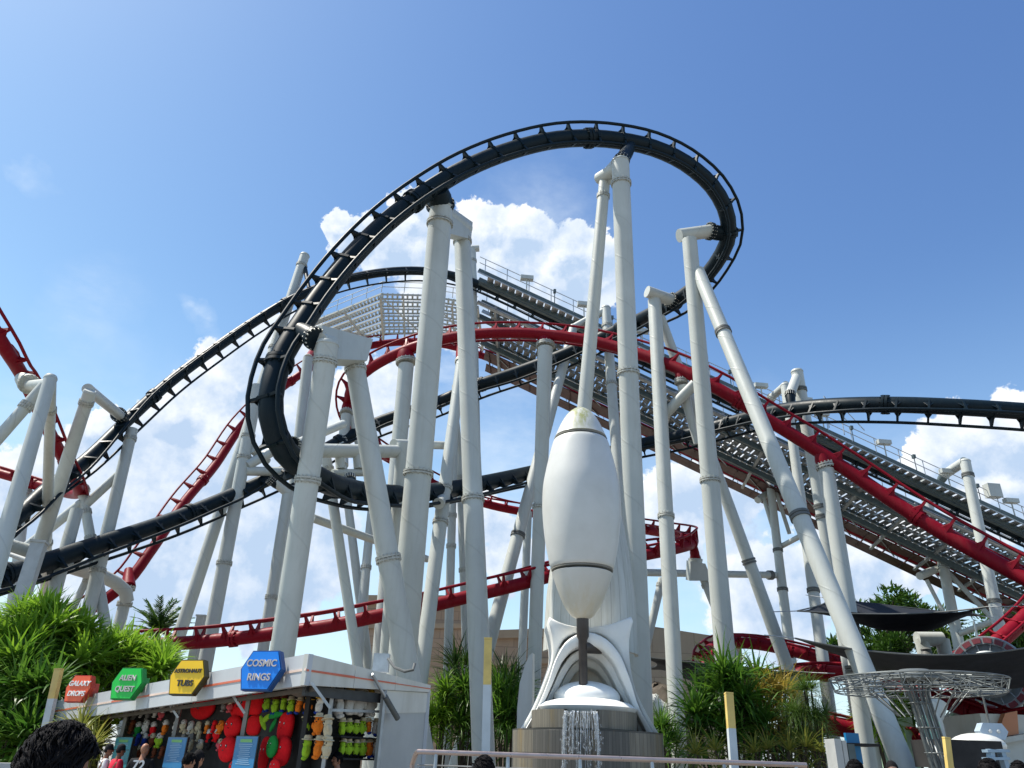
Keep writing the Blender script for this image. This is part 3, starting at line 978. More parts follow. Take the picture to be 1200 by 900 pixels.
for k in range(3):
    for i in range(1):
        a, b = EA[k].lerp(EA[k + 1], (i + .5) / 1), EB[k].lerp(EB[k + 1], (i + .5) / 1)
        t.bar(a - Vector((0, 0, .42)), b - Vector((0, 0, .42)), .10, .2)
        c = EA[k].lerp(EA[k + 1], i / 1), EB[k].lerp(EB[k + 1], (i + 1) / 1)
        t.bar(c[0] - Vector((0, 0, .45)), c[1] - Vector((0, 0, .45)), .08, .08)
        for q in (.25, .5, .75):
            t.tube([a.lerp(b, q) - Vector((0, 0, .4)), a.lerp(b, q + .12) - Vector((0, 0, 1.1)), a.lerp(b, q + .24) - Vector((0, 0, .4))], .035, 6)
t.build('truss_beam', WHITE2, plat)
t = MB()
for E in (EA, EB):
    for k in range(3):
        for hgt in (.5, 1.0):
            t.tube([E[k] + Vector((0, 0, hgt)), E[k + 1] + Vector((0, 0, hgt))], .028, 6)
        n = max(2, int((E[k + 1] - E[k]).length / 1.6))
        for i in range(n):
            q = E[k].lerp(E[k + 1], i / n)
            t.tube([q, q + Vector((0, 0, 1.02))], .03, 6)
t.build('handrail', WHITE2, plat)
# ---------------------------------------------------------------- rocket fountain
FY = 22.5
FIB = mat('white fibreglass', (0.60, 0.605, 0.575), 0.38, 0, 0.05, 1.2, dirt=((0.42, 0.38, 0.28), 0.5, 1.6), bump=0.03, bscale=6)


def rocket_mat():
    m = bpy.data.materials.new('rocket shell')
    m.use_nodes = True
    t = NT(m.node_tree)
    b = t.n['Principled BSDF']
    co = t.node('ShaderNodeTexCoord').outputs['Object']
    s = t.node('ShaderNodeSeparateXYZ', {0: co})
    base = t.mix(t.mapr(t.noise(co, 0.9, 5, .6), .35, .7), (0.60, 0.60, 0.575), (0.53, 0.53, 0.50))
    # rain streaks below the tip (algae) and a streaked tan tone growing towards the bottom
    st = t.noise(t.vmath('MULTIPLY', co, (5.5, 5.5, 0.35)), 1.0, 5, .7)
    zone = t.mapr(s.outputs[2], 5.45, 6.3, 0.0, 1.0, smooth=True)
    side = t.mapr(t.math('ABSOLUTE', t.math('ADD', s.outputs[0], 0.08)), 0.15, 0.55, 1.0, 0.0, smooth=True)
    alg = t.math('MULTIPLY', t.math('MULTIPLY', zone, side), t.mapr(st, .36, .56, 0.1, 1.0))
    c = t.mix(alg, base, (0.30, 0.31, 0.12))
    low = t.mapr(s.outputs[2], 0.0, 1.6, 0.75, 0.0, smooth=True)
    c = t.mix(t.math('MULTIPLY', low, t.mapr(st, .3, .65, .3, 1)), c, (0.50, 0.43, 0.28))
    t.l.new(c, b.inputs['Base Color'])
    b.inputs['Roughness'].default_value = 0.36
    return m


rk_top = P(678, 478, FY)
rk_bot = P(685, 727, FY)
zb, zt = rk_bot.z, rk_top.z
H = zt - zb
rx = (rk_top.x + rk_bot.x) / 2
rb = Vector((rx, FY, zb))
rocket = thing('rocket_sculpture', rb, 'big white egg-shaped rocket with green streaks at its tip on a dark pole', 'sculpture')
sc_px = depth(P(683, 600, FY)) / FPX
tab = [(727, 2), (723, 12), (716, 18), (700, 26), (685, 31.5), (668, 36.5), (650, 40.5), (630, 43.5), (610, 45.3), (590, 45.8), (570, 44.5), (550, 40.5), (535, 36.8), (520, 32.5), (510, 28.5), (500, 24), (492, 19.4), (486, 14.8), (481.5, 9.5), (479, 5), (478, .5)]
prof = [(wpx * depth(P(683, y, FY)) / FPX, P(683, y, FY).z - zb) for y, wpx in tab]
pp = spline([(r, 0, z) for r, z in prof], .12)
RM = rocket_mat()
z1, z2 = P(683, 516, FY).z - zb, P(683, 669, FY).z - zb
for nm, lo_, hi_ in (('tail_shell', -1, z2), ('hull', z2, z1), ('nose_cone', z1, 99)):
    pf = [(max(q[0], .001), q[2]) for q in pp if lo_ - 1e-6 <= q[2] <= hi_ + 1e-6]
    if nm != 'tail_shell':
        pf = [(pf[0][0] - .02, pf[0][1] + .0), (pf[0][0], pf[0][1] + .015)] + pf[1:]
    if nm != 'nose_cone':
        pf = pf[:-1] + [(pf[-1][0], pf[-1][1] - .015), (pf[-1][0] - .02, pf[-1][1])]
    MB().lathe(rb, pf, sides=64).build(nm, RM, rocket, angle=60)
SEAM = mat('dark seam', (0.22, 0.21, 0.18), 0.7)
for z in (z1, z2):
    r = min((abs(q[2] - z), q[0]) for q in pp)[1]
    MB().lathe(rb, [(r - .05, z - .013), (r - .016, z - .012), (r - .016, z + .012), (r - .05, z + .013)], sides=64).build('seam_band', SEAM, rocket)
POLE = mat('dark brown steel', (0.06, 0.05, 0.045), 0.45, .3, .3, 2)
pb = P(686, 806, FY)
MB().tube([(rx, FY, zb + .15), (rx, FY, zb - .45), (rx, FY, zb - .55), (rx, FY, pb.z - .3)], [.18, .18, .125, .125], 20).build('pole', POLE, rocket)
MB().tube([(rx, FY, zb - .75), (rx + .55, FY + .5, zb - .7)], .16, 14).build('bracket', POLE, rocket)


# fluted spire shell behind the rocket
def flute_mat():
    m = bpy.data.materials.new('fluted white panel')
    m.use_nodes = True
    t = NT(m.node_tree)
    b = t.n['Principled BSDF']
    uv = t.node('ShaderNodeUVMap').outputs[0]
    u = t.node('ShaderNodeSeparateXYZ', {0: uv}).outputs[0]
    fr = t.math('ABSOLUTE', t.math('SUBTRACT', t.math('FRACT', t.math('MULTIPLY', u, 14.0)), .5))
    ln = t.mapr(fr, 0.0, 0.045, 1, 0)
    co = t.node('ShaderNodeTexCoord').outputs['Object']
    c = t.mix(t.mapr(t.noise(t.vmath('MULTIPLY', co, (3, 3, .3)), 1, 5, .7), .4, .75), (0.54, 0.55, 0.52), (0.38, 0.37, 0.31))
    c = t.mix(t.math('MULTIPLY', ln, .75), c, (.16, .15, .13))
    t.l.new(c, b.inputs['Base Color'])
    b.inputs['Roughness'].default_value = .5
    return m


spY = FY + 3.3
sb = P(692, 726, spY)
spire = thing('fluted_spire', (sb.x, sb.y, 0), 'white fluted half-cone shell rising right behind the rocket', 'sculpture')
st_ = P(700, 470, spY)
ax = (st_ - sb)
n = 12
half = [(1.72 * depth(P(692, 726, spY)) / FPX * 0 + r, h) for r, h in ((1.56, -1.1), (1.54, -.3), (1.5, .7), (1.38, 1.75), (1.18, 3.1), (.88, 4.4), (.52, 5.45), (.17, 6.05), (.02, 6.2))]
ol = [(r, h) for r, h in half] + [(max(r - .12, .01), h) for r, h in reversed(half)]
MB().lathe(sb, ol + [ol[0]], axis=Vector((0.02, 0, 1)), sides=56, a0=pi, a1=2 * pi, xref=Vector((1, 0, 0))).build('shell', flute_mat(), spire)
MB().box(sb + Vector((0, .1, 3.6)), (.12, 0, 0), (0, .2, 0), (0, 0, 3.0)).build('rib', WHITE2, spire)

# moulded arches that carry the spire
ARCHES = mat('moulded white arch', (0.80, 0.795, 0.755), 0.45, 0, 0.06, 1.5, dirt=((0.50, 0.40, 0.24), 0.45, .9))
ab = P(690, 850, FY)
arch = thing('fountain_arches', (ab.x, ab.y, 0), 'white moulded arches nested under the rocket with flaring feet', 'fountain')


def front(pts, Y):
    return [P(x, y, Y) for x, y in pts]


outer_l = [(643, 721), (647, 745), (648, 768), (640, 792), (625, 826), (606, 862)]
outer_r = [(742, 721), (738, 745), (738, 772), (744, 805), (756, 832), (774, 862)]
in_l = [(648, 775), (650, 800), (640, 826), (621, 862)]
top = [(643, 721), (655, 727), (670, 731), (688, 733), (706, 731), (722, 728), (742, 721)]
cavity = [(621, 862), (631, 832), (643, 800), (655, 777), (668, 764), (688, 757), (707, 762), (722, 778), (735, 803), (747, 832), (752, 862)]


def shell(name, outl, inl, Y, dpt, m, bev=.12, parent=None):
    """band between an outer and an inner outline (same number of points), rounded front edge"""
    n = len(outl)
    mb = MB()
    rows = []
    for (k, dy) in ((0.0, dpt), (0.0, bev * .5), (0.05, 0.03), (0.14, 0.0), (0.86, 0.06), (0.95, .09), (1.0, bev * .6 + .05), (1.0, dpt)):
        pts = []
        for (a, b) in zip(outl, inl):
            pa, pb_ = P(a[0], a[1], Y), P(b[0], b[1], Y)
            q = pa.lerp(pb_, k)
            pts.append(q + Vector((0, dy, 0)))
        rows.append(mb.add(pts))
    for i in range(len(rows) - 1):
        for j in range(n - 1):
            mb.face((rows[i] + j, rows[i] + j + 1, rows[i + 1] + j + 1, rows[i + 1] + j), None, 0, True)
    return mb.build(name, m, parent, angle=70)


def resample(pts, n):
    q = spline([(x, y, 0) for x, y in pts], 1e9)
    ch = [0]
    for i in range(1, len(pts)):
        ch.append(ch[-1] + math.hypot(pts[i][0] - pts[i - 1][0], pts[i][1] - pts[i - 1][1]))
    fine_ = spline([(x, y, 0) for x, y in pts], ch[-1] / 200)
    return [(fine_[round(i * (len(fine_) - 1) / (n - 1))][0], fine_[round(i * (len(fine_) - 1) / (n - 1))][1]) for i in range(n)]


NA = 41


def band(name, o, i, Y, d, bev=.15):
    shell(name, resample(o, NA), resample(i, NA), Y, d, ARCHES, bev, arch)


# saddle: two horned cheeks left and right of the front arch
band('saddle', [(606, 862), (626, 826), (640, 792), (648, 768), (647, 745), (643, 722), (655, 728), (670, 733), (688, 735), (706, 733), (722, 729), (742, 722), (738, 745), (738, 772), (744, 805), (756, 832), (774, 862)],
     [(613, 862), (632, 828), (645, 795), (651, 775), (656, 758), (662, 748), (668, 744), (676, 741), (688, 740), (699, 741), (708, 744), (716, 750), (724, 760), (733, 778), (742, 806), (752, 832), (768, 862)], FY + .35, 2.2, .3)
band('front_arch', [(611, 862), (629, 830), (643, 797), (653, 768), (665, 750), (688, 740), (709, 747), (724, 762), (737, 790), (750, 830), (768, 862)],
     [(617, 862), (634, 832), (648, 801), (659, 776), (671, 762), (688, 756), (705, 761), (718, 775), (730, 799), (745, 832), (760, 862)], FY + 0.0, 1.5, .25)
band('middle_arch', [(616, 862), (634, 832), (648, 803), (660, 779), (672, 765), (688, 759), (704, 764), (717, 778), (729, 801), (744, 832), (758, 862)],
     [(624, 862), (641, 834), (654, 808), (665, 787), (675, 774), (688, 768), (701, 773), (713, 787), (724, 808), (739, 836), (751, 862)], FY + .5, 1.4, .2)
band('inner_arch', [(624, 862), (641, 834), (654, 808), (665, 787), (675, 775), (688, 770), (701, 775), (713, 788), (724, 809), (739, 836), (751, 862)],
     [(636, 862), (650, 838), (660, 816), (669, 797), (678, 786), (688, 782), (699, 786), (709, 798), (719, 816), (732, 840), (742, 862)], FY + 1.1, 1.4, .15)
bkp = [P(x, y, FY + 1.75) for x, y in ((618, 866), (634, 832), (650, 795), (664, 766), (688, 752), (712, 766), (728, 795), (746, 832), (762, 866))]
MB().prism(bkp, Vector((0, .2, 0))).build('back_wall', mat('stained white render', (0.78, 0.75, 0.68), 0.6, 0, .1, 1, dirt=((.45, .28, .10), .9, .8)), arch)
dm = P(688, 818, FY + .5)
MB().ell(dm, 0.95, .82, .45, sides=32, rings=16).build('dome', ARCHES, arch)
sk = P(688, 829, FY + .2)
MB().lathe(sk, [(1.1, -.3), (1.36, -.09), (1.38, -.02), (1.2, .10), (.9, .18), (.45, .24), (.01, .25)], sides=40).build('apron', ARCHES, arch)
fin = P(765, 835, FY + .3)


# tiled pedestal drums
def tile_mat(name, c0, c1, cm):
    m = bpy.data.materials.new(name)
    m.use_nodes = True
    t = NT(m.node_tree)
    b = t.n['Principled BSDF']
    uv = t.node('ShaderNodeUVMap').outputs[0]
    s = t.node('ShaderNodeSeparateXYZ', {0: uv})
    cv = t.node('ShaderNodeCombineXYZ', {0: t.math('MULTIPLY', s.outputs[0], 90.0), 1: t.math('MULTIPLY', s.outputs[1], 1.55)}).outputs[0]
    br = t.node('ShaderNodeTexBrick', {'Vector': cv, 'Color1': c0 + (1,), 'Color2': c1 + (1,), 'Mortar': cm + (1,), 'Scale': 1.0, 'Mortar Size': 0.05,
                                       'Brick Width': 1.0, 'Row Height': .9, 'Bias': -.2}, offset=0.0)
    co = t.node('ShaderNodeTexCoord').outputs['Object']
    st = t.noise(t.vmath('MULTIPLY', co, (1.6, 1.6, .25)), 1.0, 6, .7)
    c = t.mix(t.mapr(st, .56, .74, 0, .6), br.outputs[0], (.26, .18, .06))
    st2 = t.noise(t.vmath('MULTIPLY', co, (4, 4, .3)), 1.0, 6, .7)
    c = t.mix(t.mapr(st2, .5, .7, 0, .6), c, (.05, .05, .045))
    t.l.new(c, b.inputs['Base Color'])
    b.inputs['Roughness'].default_value = .5
    bp = t.node('ShaderNodeBump', {'Strength': .5, 'Distance': .01, 'Height': br.outputs['Fac']}, invert=True)
    t.l.new(bp.outputs[0], b.inputs['Normal'])
    return m


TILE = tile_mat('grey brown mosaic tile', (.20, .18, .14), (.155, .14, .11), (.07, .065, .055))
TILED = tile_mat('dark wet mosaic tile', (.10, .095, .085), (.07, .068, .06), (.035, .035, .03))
uc = P(684, 832, FY - .6)
ped = thing('fountain_pedestal', (uc.x, FY - .6, 0), 'round tiled grey pedestal under the white arches with water spilling over', 'fountain')
pc = Vector((uc.x, FY - .6, 0))
pc0 = pc.copy()
rU = 61.0 * depth(P(684, 845, FY - .6)) / FPX
zU1, zU0 = P(684, 831, FY - 2.0).z, P(684, 857, FY - 2.0).z
th_gap0, th_gap1 = -pi / 2 - .46, -pi / 2 + .16
# rim ring open at the spout notch
MB().lathe(pc, [(rU, zU0), (rU + .01, zU1), (rU - .22, zU1), (rU - .22, zU0), (rU, zU0)], sides=60, a0=th_gap1, a1=th_gap0 + 2 * pi).build('upper_drum', TILE, ped)
MB().lathe(pc, [(rU - .03, zU0), (rU - .03, zU1 - .07), (rU - .22, zU1 - .07), (rU - .22, zU0), (rU - .03, zU0)], sides=14, a0=th_gap0, a1=th_gap1).build('spout_lip', TILE, ped)
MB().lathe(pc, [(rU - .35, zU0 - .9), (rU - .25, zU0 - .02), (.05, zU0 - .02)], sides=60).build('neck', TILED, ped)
WATER = mat('pool water', (.02, .05, .06), .05, 0, .1, 2, spec=.6, bump=.3, bscale=5)
MB().lathe(pc, [(rU - .24, zU1 - .08), (.05, zU1 - .08)], sides=48).build('water_surface', WATER, ped)
lcx = P(689, 870, FY).x
rL = 88 * depth(P(689, 870, FY + .2)) / FPX
zL1 = P(765, 859, FY - .6).z
MB().lathe(Vector((lcx, FY + .2, 0)), [(rL, 0), (rL, zL1), (rL - .3, zL1), (rL - .3, .4)], sides=72).build('lower_drum', TILE, ped)
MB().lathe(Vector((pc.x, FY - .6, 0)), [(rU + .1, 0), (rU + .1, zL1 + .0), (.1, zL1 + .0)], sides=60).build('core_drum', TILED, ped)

# falling water: separate strands and drops
FALL = bpy.data.materials.new('falling water')
FALL.use_nodes = True
t = NT(FALL.node_tree)
b = t.n['Principled BSDF']
b.inputs['Base Color'].default_value = (.9, .93, .95, 1)
b.inputs['Roughness'].default_value = .12
b.inputs['Transmission Weight'].default_value = .8
b.inputs['IOR'].default_value = 1.2
mb = MB()
rnd = random.Random(5)
for k in range(44):
    a = rnd.uniform(th_gap0 + .03, th_gap1 - .03)
    if k < 18:
        a = rnd.choice((th_gap0 + .06, th_gap1 - .06)) + rnd.uniform(-.03, .03)
    r0 = rU - .02
    dz = rnd.uniform(.2, 1.1) if k > 24 else rnd.uniform(1.2, 2.6)
    pts, rad = [], []
    nseg = 9
    jit = rnd.uniform(0, .25)
    for i in range(nseg + 1):
        f = i / nseg
        rr = r0 + .10 + (.16 + jit * .5) * sqrt(f)
        aa = a + rnd.uniform(-.008, .008)
        pts.append((pc.x + rr * cos(aa), pc.y + rr * sin(aa), zU1 - .05 - dz * f * (0.35 + .65 * f)))
        rad.append(max(.004, rnd.uniform(.004, .017) * (1 - .5 * f)))
    mb.tube(pts, rad, 6)
    for i in range(5):
        q = Vector(pts[rnd.randint(3, nseg)]) + Vector((rnd.uniform(-.1, .1), rnd.uniform(-.12, .05), rnd.uniform(-.4, .1)))
        mb.ell(q, .012, .012, rnd.uniform(.015, .035), sides=6, rings=4)
tag(mb.build('waterfall', FALL), kind='structure')

# leaning white fin and far pole left of the fountain
fb = P(612, 880, 30)
o = thing('curved_fin', (fb.x, fb.y, 0), 'white upright fin with a rounded top left of the fountain', 'fin')
pts = [(605, 890), (606, 830), (609, 800), (615, 780), (620, 768), (624, 765), (624, 800), (623, 850), (622, 890)]
MB().prism([P(x, y, 30) for x, y in pts], Vector((.1, .5, 0)), 0, True).build('blade', FIB, o)

# ---------------------------------------------------------------- railing in front of the fountain
RAILM = mat('pinkish steel handrail', (0.42, 0.34, 0.31), 0.32, .7, .1, 3)
MESHM = mat('grey mesh infill', (.26, .26, .25), .5, .5, .2, 5)
ry = 12.0
rl, rr_ = P(490, 881, ry), P(945, 896.5, ry)
rl.z = rr_.z = (rl.z + rr_.z) / 2
rail = thing('pool_railing', ((rl.x + rr_.x) / 2, ry, 0), 'metal railing with a pinkish top rail in front of the fountain', 'railing')
MB().tube([rl + Vector((-.12, .35, -.9)), rl + Vector((-.1, .3, -.16)), rl + Vector((-.04, .1, -.03)), rl, rl.lerp(rr_, .5), rr_], .035, 14).build('top_rail', RAILM, rail)
n = 5
for i in range(n + 1):
    q = rl.lerp(rr_, (i + .25) / (n + .4))
    MB().tube([q - Vector((0, 0, q.z)), q - Vector((0, .06, .35)), q - Vector((0, 0, .03))], .028, 10).build('post', GALV, rail)
mb = MB()
for hgt in (.17, .22, .27, .32, .45, .65, .9, 1.15, 1.4):
    mb.tube([rl - Vector((0, -.05, hgt)), rr_ - Vector((0, -.05, hgt))], .012, 6)
k = 0
while k < 200:
    q = rl.lerp(rr_, k / 200)
    mb.tube([q - Vector((0, -.05, .2)), q - Vector((0, -.05, 1.5))], .006, 4)
    k += 1
mb.build('mesh_infill', MESHM, rail)


# ---------------------------------------------------------------- yellow tipped posts
YEL = mat('faded yellow paint', (.62, .45, .13), .5, 0, .15, 4, dirt=((.4, .36, .25), .4, 3))
GREYP = mat('pale grey post paint', (.50, .54, .55), .45, 0, .1, 3, dirt=((.3, .3, .28), .4, 3))


def tip_post(label, top, bot, wpx, split, Y0, Y1, sq=True):
    a, b_ = P(top[0], top[1], Y0), P(bot[0], bot[1], Y1)
    e = a + (b_ - a) * (a.z / (a.z - b_.z))
    s = None
    r = wpx * depth(a) / FPX / 2
    o = thing('tipped_post', (e.x, e.y, 0), label, 'post', 'yellow tipped posts')
    lo_, hi_ = 0.0, 1.0
    for _ in range(30):
        m_ = (lo_ + hi_) / 2
        if proj(a.lerp(e, m_))[1] < split:
            lo_ = m_
        else:
            hi_ = m_
    md = a.lerp(e, lo_)
    MB().bar(a, md, r * 2, r * 2, up=Vector((0, 1, 0))).build('yellow_tip', YEL, o)
    MB().bar(md, e, r * 2, r * 2, up=Vector((0, 1, 0))).build('shaft', GREYP, o)
    MB().bar(a + (a - md).normalized() * .004, a + (a - md).normalized() * .03, r * 2.1, r * 2.1, up=Vector((0, 1, 0))).build('cap', YEL, o)


tip_post('tall yellow tipped post in front of the twin column foot', (572, 750), (569, 890), 9, 803, 13, 12.9)
tip_post('yellow tipped post in front of the strap-leaved bush', (854, 814), (860, 896), 8.5, 854, 13.5, 13.4)
tip_post('yellow tipped post at the left end of the prize stall', (69, 785), (52, 862), 7.5, 819, 20.2, 20.2)
tip_post('yellow post at lower right in front of the wide white column', (1109, 866), (1113, 900), 6.5, 930, 14, 14)
# ---------------------------------------------------------------- prize stall
SC_ = P(362, 766, 13.5)           # roof corner nearest the viewer, top edge
SL_ = P(62, 822, 21.8)            # far left end of the long front
SR_ = P(505, 803, 17.2)           # far end of the short side
gz = 0.0
fl = Vector((SL_.x - SC_.x, SL_.y - SC_.y, 0)).normalized()
fr_ = Vector((SR_.x - SC_.x, SR_.y - SC_.y, 0)).normalized()
nF = Vector((-fl.y, fl.x, 0))
if nF.dot(Vector((SC_.x, SC_.y, 0))) < 0:
    nF = -nF                      # pointing into the stall from the front
nR = Vector((-fr_.y, fr_.x, 0))
if nR.dot(fl) < 0:
    nR = -nR                      # pointing into the stall from the side
stall = thing('prize_stall', (SC_.x, SC_.y, 0), 'long open prize stall with a pale striped fascia and walls full of plush toys', 'stall')
FASC = mat('shade grey fascia panel', (.46, .48, .50), .4, 0, .06, 1.2, dirt=((.3, .29, .26), .35, 1.5))  # long front greyed in the colour to read as shaded
FASC_LIT = mat('sunlit tone fascia panel', (.60, .585, .52), .45, 0, .07, 1.2, dirt=((.33, .30, .22), .5, 1.6))  # short side paler and warmer in the colour to read as sunlit
STRIPE = mat('orange fascia stripe', (.62, .14, .07), .45, 0, .15, 3)
STRIPEP = mat('pale fascia stripe', (.72, .55, .46), .45, 0, .15, 3)
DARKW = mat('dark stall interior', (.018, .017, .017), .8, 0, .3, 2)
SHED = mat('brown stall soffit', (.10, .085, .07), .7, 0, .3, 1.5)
FH = 0.50


def fascia(a, b, h0, h1, inn, m, name):
    """slightly leaning board between two roof points: h0/h1 heights at the ends"""
    o_ = []
    mb_ = MB()
    out_ = -inn
    for (z0, z1) in ((0, 1),):
        A, B = a, b
        mb_.hexa([A + Vector((0, 0, -h0)), B + Vector((0, 0, -h1)), B + inn * .12 + Vector((0, 0, -h1)), A + inn * .12 + Vector((0, 0, -h0)),
                  A + inn * .10, B + inn * .10, B + inn * .22, A + inn * .22])
    return mb_.build(name, m, stall)


def fpt(u, v, lift=0.0, right=False):
    """point on the front fascia: u metres along, v 0 bottom..1 top"""
    d, Lx, h1, inn, B = (fr_, (SR_ - SC_), .14, nR, SR_) if right else (fl, (SL_ - SC_), .52, nF, SL_)
    k = u / Vector((Lx.x, Lx.y, 0)).length
    top_ = SC_.lerp(B, k)
    h = FH + (h1 - FH) * k
    return top_ + Vector((0, 0, -h * (1 - v))) - inn * lift


LF = Vector((SL_.x - SC_.x, SL_.y - SC_.y, 0)).length
LR = Vector((SR_.x - SC_.x, SR_.y - SC_.y, 0)).length
npan = 6
for i in range(npan):
    u0, u1 = LF * i / npan + .006, LF * (i + 1) / npan - .006
    q = [fpt(u0, 0), fpt(u1, 0), fpt(u1, 1), fpt(u0, 1)]
    MB().prism(q, nF * .10).build('fascia_panel', FASC, stall)
    s0, s1 = .46, .535
    q = [fpt(u0, s0, .012), fpt(u1, s0, .012), fpt(u1, s1, .012), fpt(u0, s1, .012)]
    MB().prism(q, nF * .02).build('fascia_stripe', STRIPEP if i % 2 == 0 else STRIPE, stall)
for i in range(3):
    u0, u1 = LR * i / 3 + .006, LR * (i + 1) / 3 - .006
    q = [fpt(u0, 0, 0, True), fpt(u1, 0, 0, True), fpt(u1, 1, 0, True), fpt(u0, 1, 0, True)]
    MB().prism(q, nR * .10).build('fascia_panel', FASC_LIT, stall)
    q = [fpt(u0, .44, .012, True), fpt(u1, .42, .012, True), fpt(u1, .53, .012, True), fpt(u0, .50, .012, True)]
    MB().prism(q, nR * .02).build('fascia_stripe', STRIPE, stall)
# roof slab and soffit
z0 = Vector((0, 0, -.06))
bkL = SL_ + nF * 3.4
bkC = SC_ + fr_ * LR
roof_pts = [SC_ + (nF + nR) * .16 + z0, SL_ + nF * .16 + z0, bkL + z0, SR_ + nR * .16 + z0]
MB().prism(roof_pts, Vector((0, 0, .05))).build('roof', FASC, stall)
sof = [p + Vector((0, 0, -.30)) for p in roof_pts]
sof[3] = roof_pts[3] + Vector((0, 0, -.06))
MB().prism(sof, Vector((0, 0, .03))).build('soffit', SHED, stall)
# dark beam under fascia
MB().bar(fpt(.1, -.05, -.3), fpt(LF - .1, -.05, -.3), .06, .07).build('header_beam', SHED, stall)
MB().bar(fpt(.25, -.15, -.2, True), fpt(LR * .66, -.6, -.2, True), .07, .17).build('header_beam', mat('dark grey shutter box', (.03, .032, .035), .5), stall)
# end wall of metal sheet on the short side
uW0 = LR * .60


def spt(u, z, inn=0.0):
    p = SC_ + fr_ * u + nR * inn
    return Vector((p.x, p.y, z))


SHEET = mat('perforated grey metal sheet', (.42, .43, .42), .5, .25, .1, 1, dirt=((.30, .30, .28), .3, 1), bump=.25, bscale=70)
zt0 = fpt(uW0, 0, 0, True).z
zt1 = fpt(LR, 0, 0, True).z
MB().prism([spt(uW0, 0, .05), spt(LR, 0, .05), spt(LR, zt1 + .05, .05), spt(uW0, zt0, .05)], nR * .08).build('end_wall', SHEET, stall)
MB().prism([spt(uW0, zt0 - .42, .035), spt(LR - .05, zt1 - .40, .035), spt(LR - .05, zt1 - .02, .035), spt(uW0, zt0 - .01, .035)], nR * .02).build('end_panel', FASC_LIT, stall)
MB().bar(spt(LR - .02, 0, .03), spt(LR - .02, zt1 + .03, .03), .07).build('corner_trim', FASC, stall)
MB().bar(spt(uW0, 0, .03), spt(uW0, zt0, .03), .05).build('corner_trim', GALV, stall)


# display walls
def wall_front(u, z, inn):
    p = SC_ + fl * u + nF * inn
    return Vector((p.x, p.y, z))


RIN = .65
DIN = 1.0                     # how deep the toy wall stands behind the front
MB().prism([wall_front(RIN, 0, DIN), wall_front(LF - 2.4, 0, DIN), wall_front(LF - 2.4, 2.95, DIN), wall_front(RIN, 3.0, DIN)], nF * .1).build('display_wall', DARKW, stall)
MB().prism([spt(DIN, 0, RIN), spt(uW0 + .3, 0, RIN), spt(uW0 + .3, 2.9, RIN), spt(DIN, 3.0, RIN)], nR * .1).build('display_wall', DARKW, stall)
for z in (.9,):
    MB().prism([wall_front(.4, z, .35), wall_front(LF - 3.4, z, .35), wall_front(LF - 3.4, z, .9), wall_front(.4, z, .9)], Vector((0, 0, .05))).build('counter', GALV, stall)
    MB().prism([wall_front(.4, .1, .4), wall_front(LF - 3.4, .1, .4), wall_front(LF - 3.4, z - .01, .4), wall_front(.4, z - .01, .4)], nF * .05).build('counter_front', STEELDK, stall)
# posts
PFp0, PFn = SC_ + nF * .45, nF
PRp0, PRn = SC_ + nR * .25, nR
for (x0, y0, x1, y1, pl) in ((293, 812, 281, 900, 'F'), (214, 815, 206, 900, 'F'), (150, 832, 139, 900, 'F')):
    a, b_ = PPL(x0, y0, PFp0, PFn), PPL(x1, y1, PFp0, PFn)
    a.z += .12
    MB().bar(Vector((b_.x, b_.y, 0)).lerp(a, 0) if False else Vector((a.x, a.y, 0)), a, .075).build('post', mat('brown grey stall post', (.22, .21, .19), .5, .2), stall)
a = PPL(391, 803, PRp0, PRn)
MB().bar(Vector((a.x, a.y, 0)), a, .06).build('post', GALV, stall)
a, b_ = PPL(386, 832, PRp0, PRn), PPL(448, 834, PRp0, PRn)
MB().bar(a, b_, .045).build('shelf_bar', GALV, stall)
# awning struts below the fascia
for (x0, y0, x1, y1) in ((365, 800, 387, 830), (267, 806, 287, 836), (191, 813, 209, 841), (125, 820, 141, 842)):
    a, b_ = PPL(x0, y0, SC_ + nF * .12, nF), PPL(x1, y1, SC_ + nF * .42, nF)
    MB().bar(a, b_, .045).build('awning_strut', GALV, stall)
# gas strut on the side wall
a, b_ = PPL(436, 790, SC_ - nR * .06, nR), PPL(466, 842, SC_ - nR * .12, nR)
strut = MB().tube([a, a.lerp(b_, .55)], .03, 12).build('gas_strut', GALV, stall)
MB().tube([a.lerp(b_, .5), b_], .055, 14).build('strut_cylinder', COLLAR, strut)
# round speaker dishes / baskets under the fascia
for (x, y) in ((352, 806), (258, 812)):
    c = PPL(x, y, SC_ + nF * .5, nF)
    MB().lathe(c, [(.02, -.16), (.2, -.1), (.27, .05), (.25, .06), (.01, .0)], sides=20).build('hanging_basket', SHED, stall)
# electrical box on the roof
c = P(447, 777, 16.5)
eb = thing('junction_box', c, 'small grey junction box with a black hose by the twin column', 'box')
MB().box(c, (.16, 0, 0), (0, .1, 0), (0, 0, .18)).build('housing', GALV, eb)
MB().tube([P(455, 772, 16.4), P(462, 782, 16.2), P(474, 787, 16.1), P(484, 785, 16.1), P(486, 778, 16.3)], .03, 8).build('hose', COLLAR, eb)


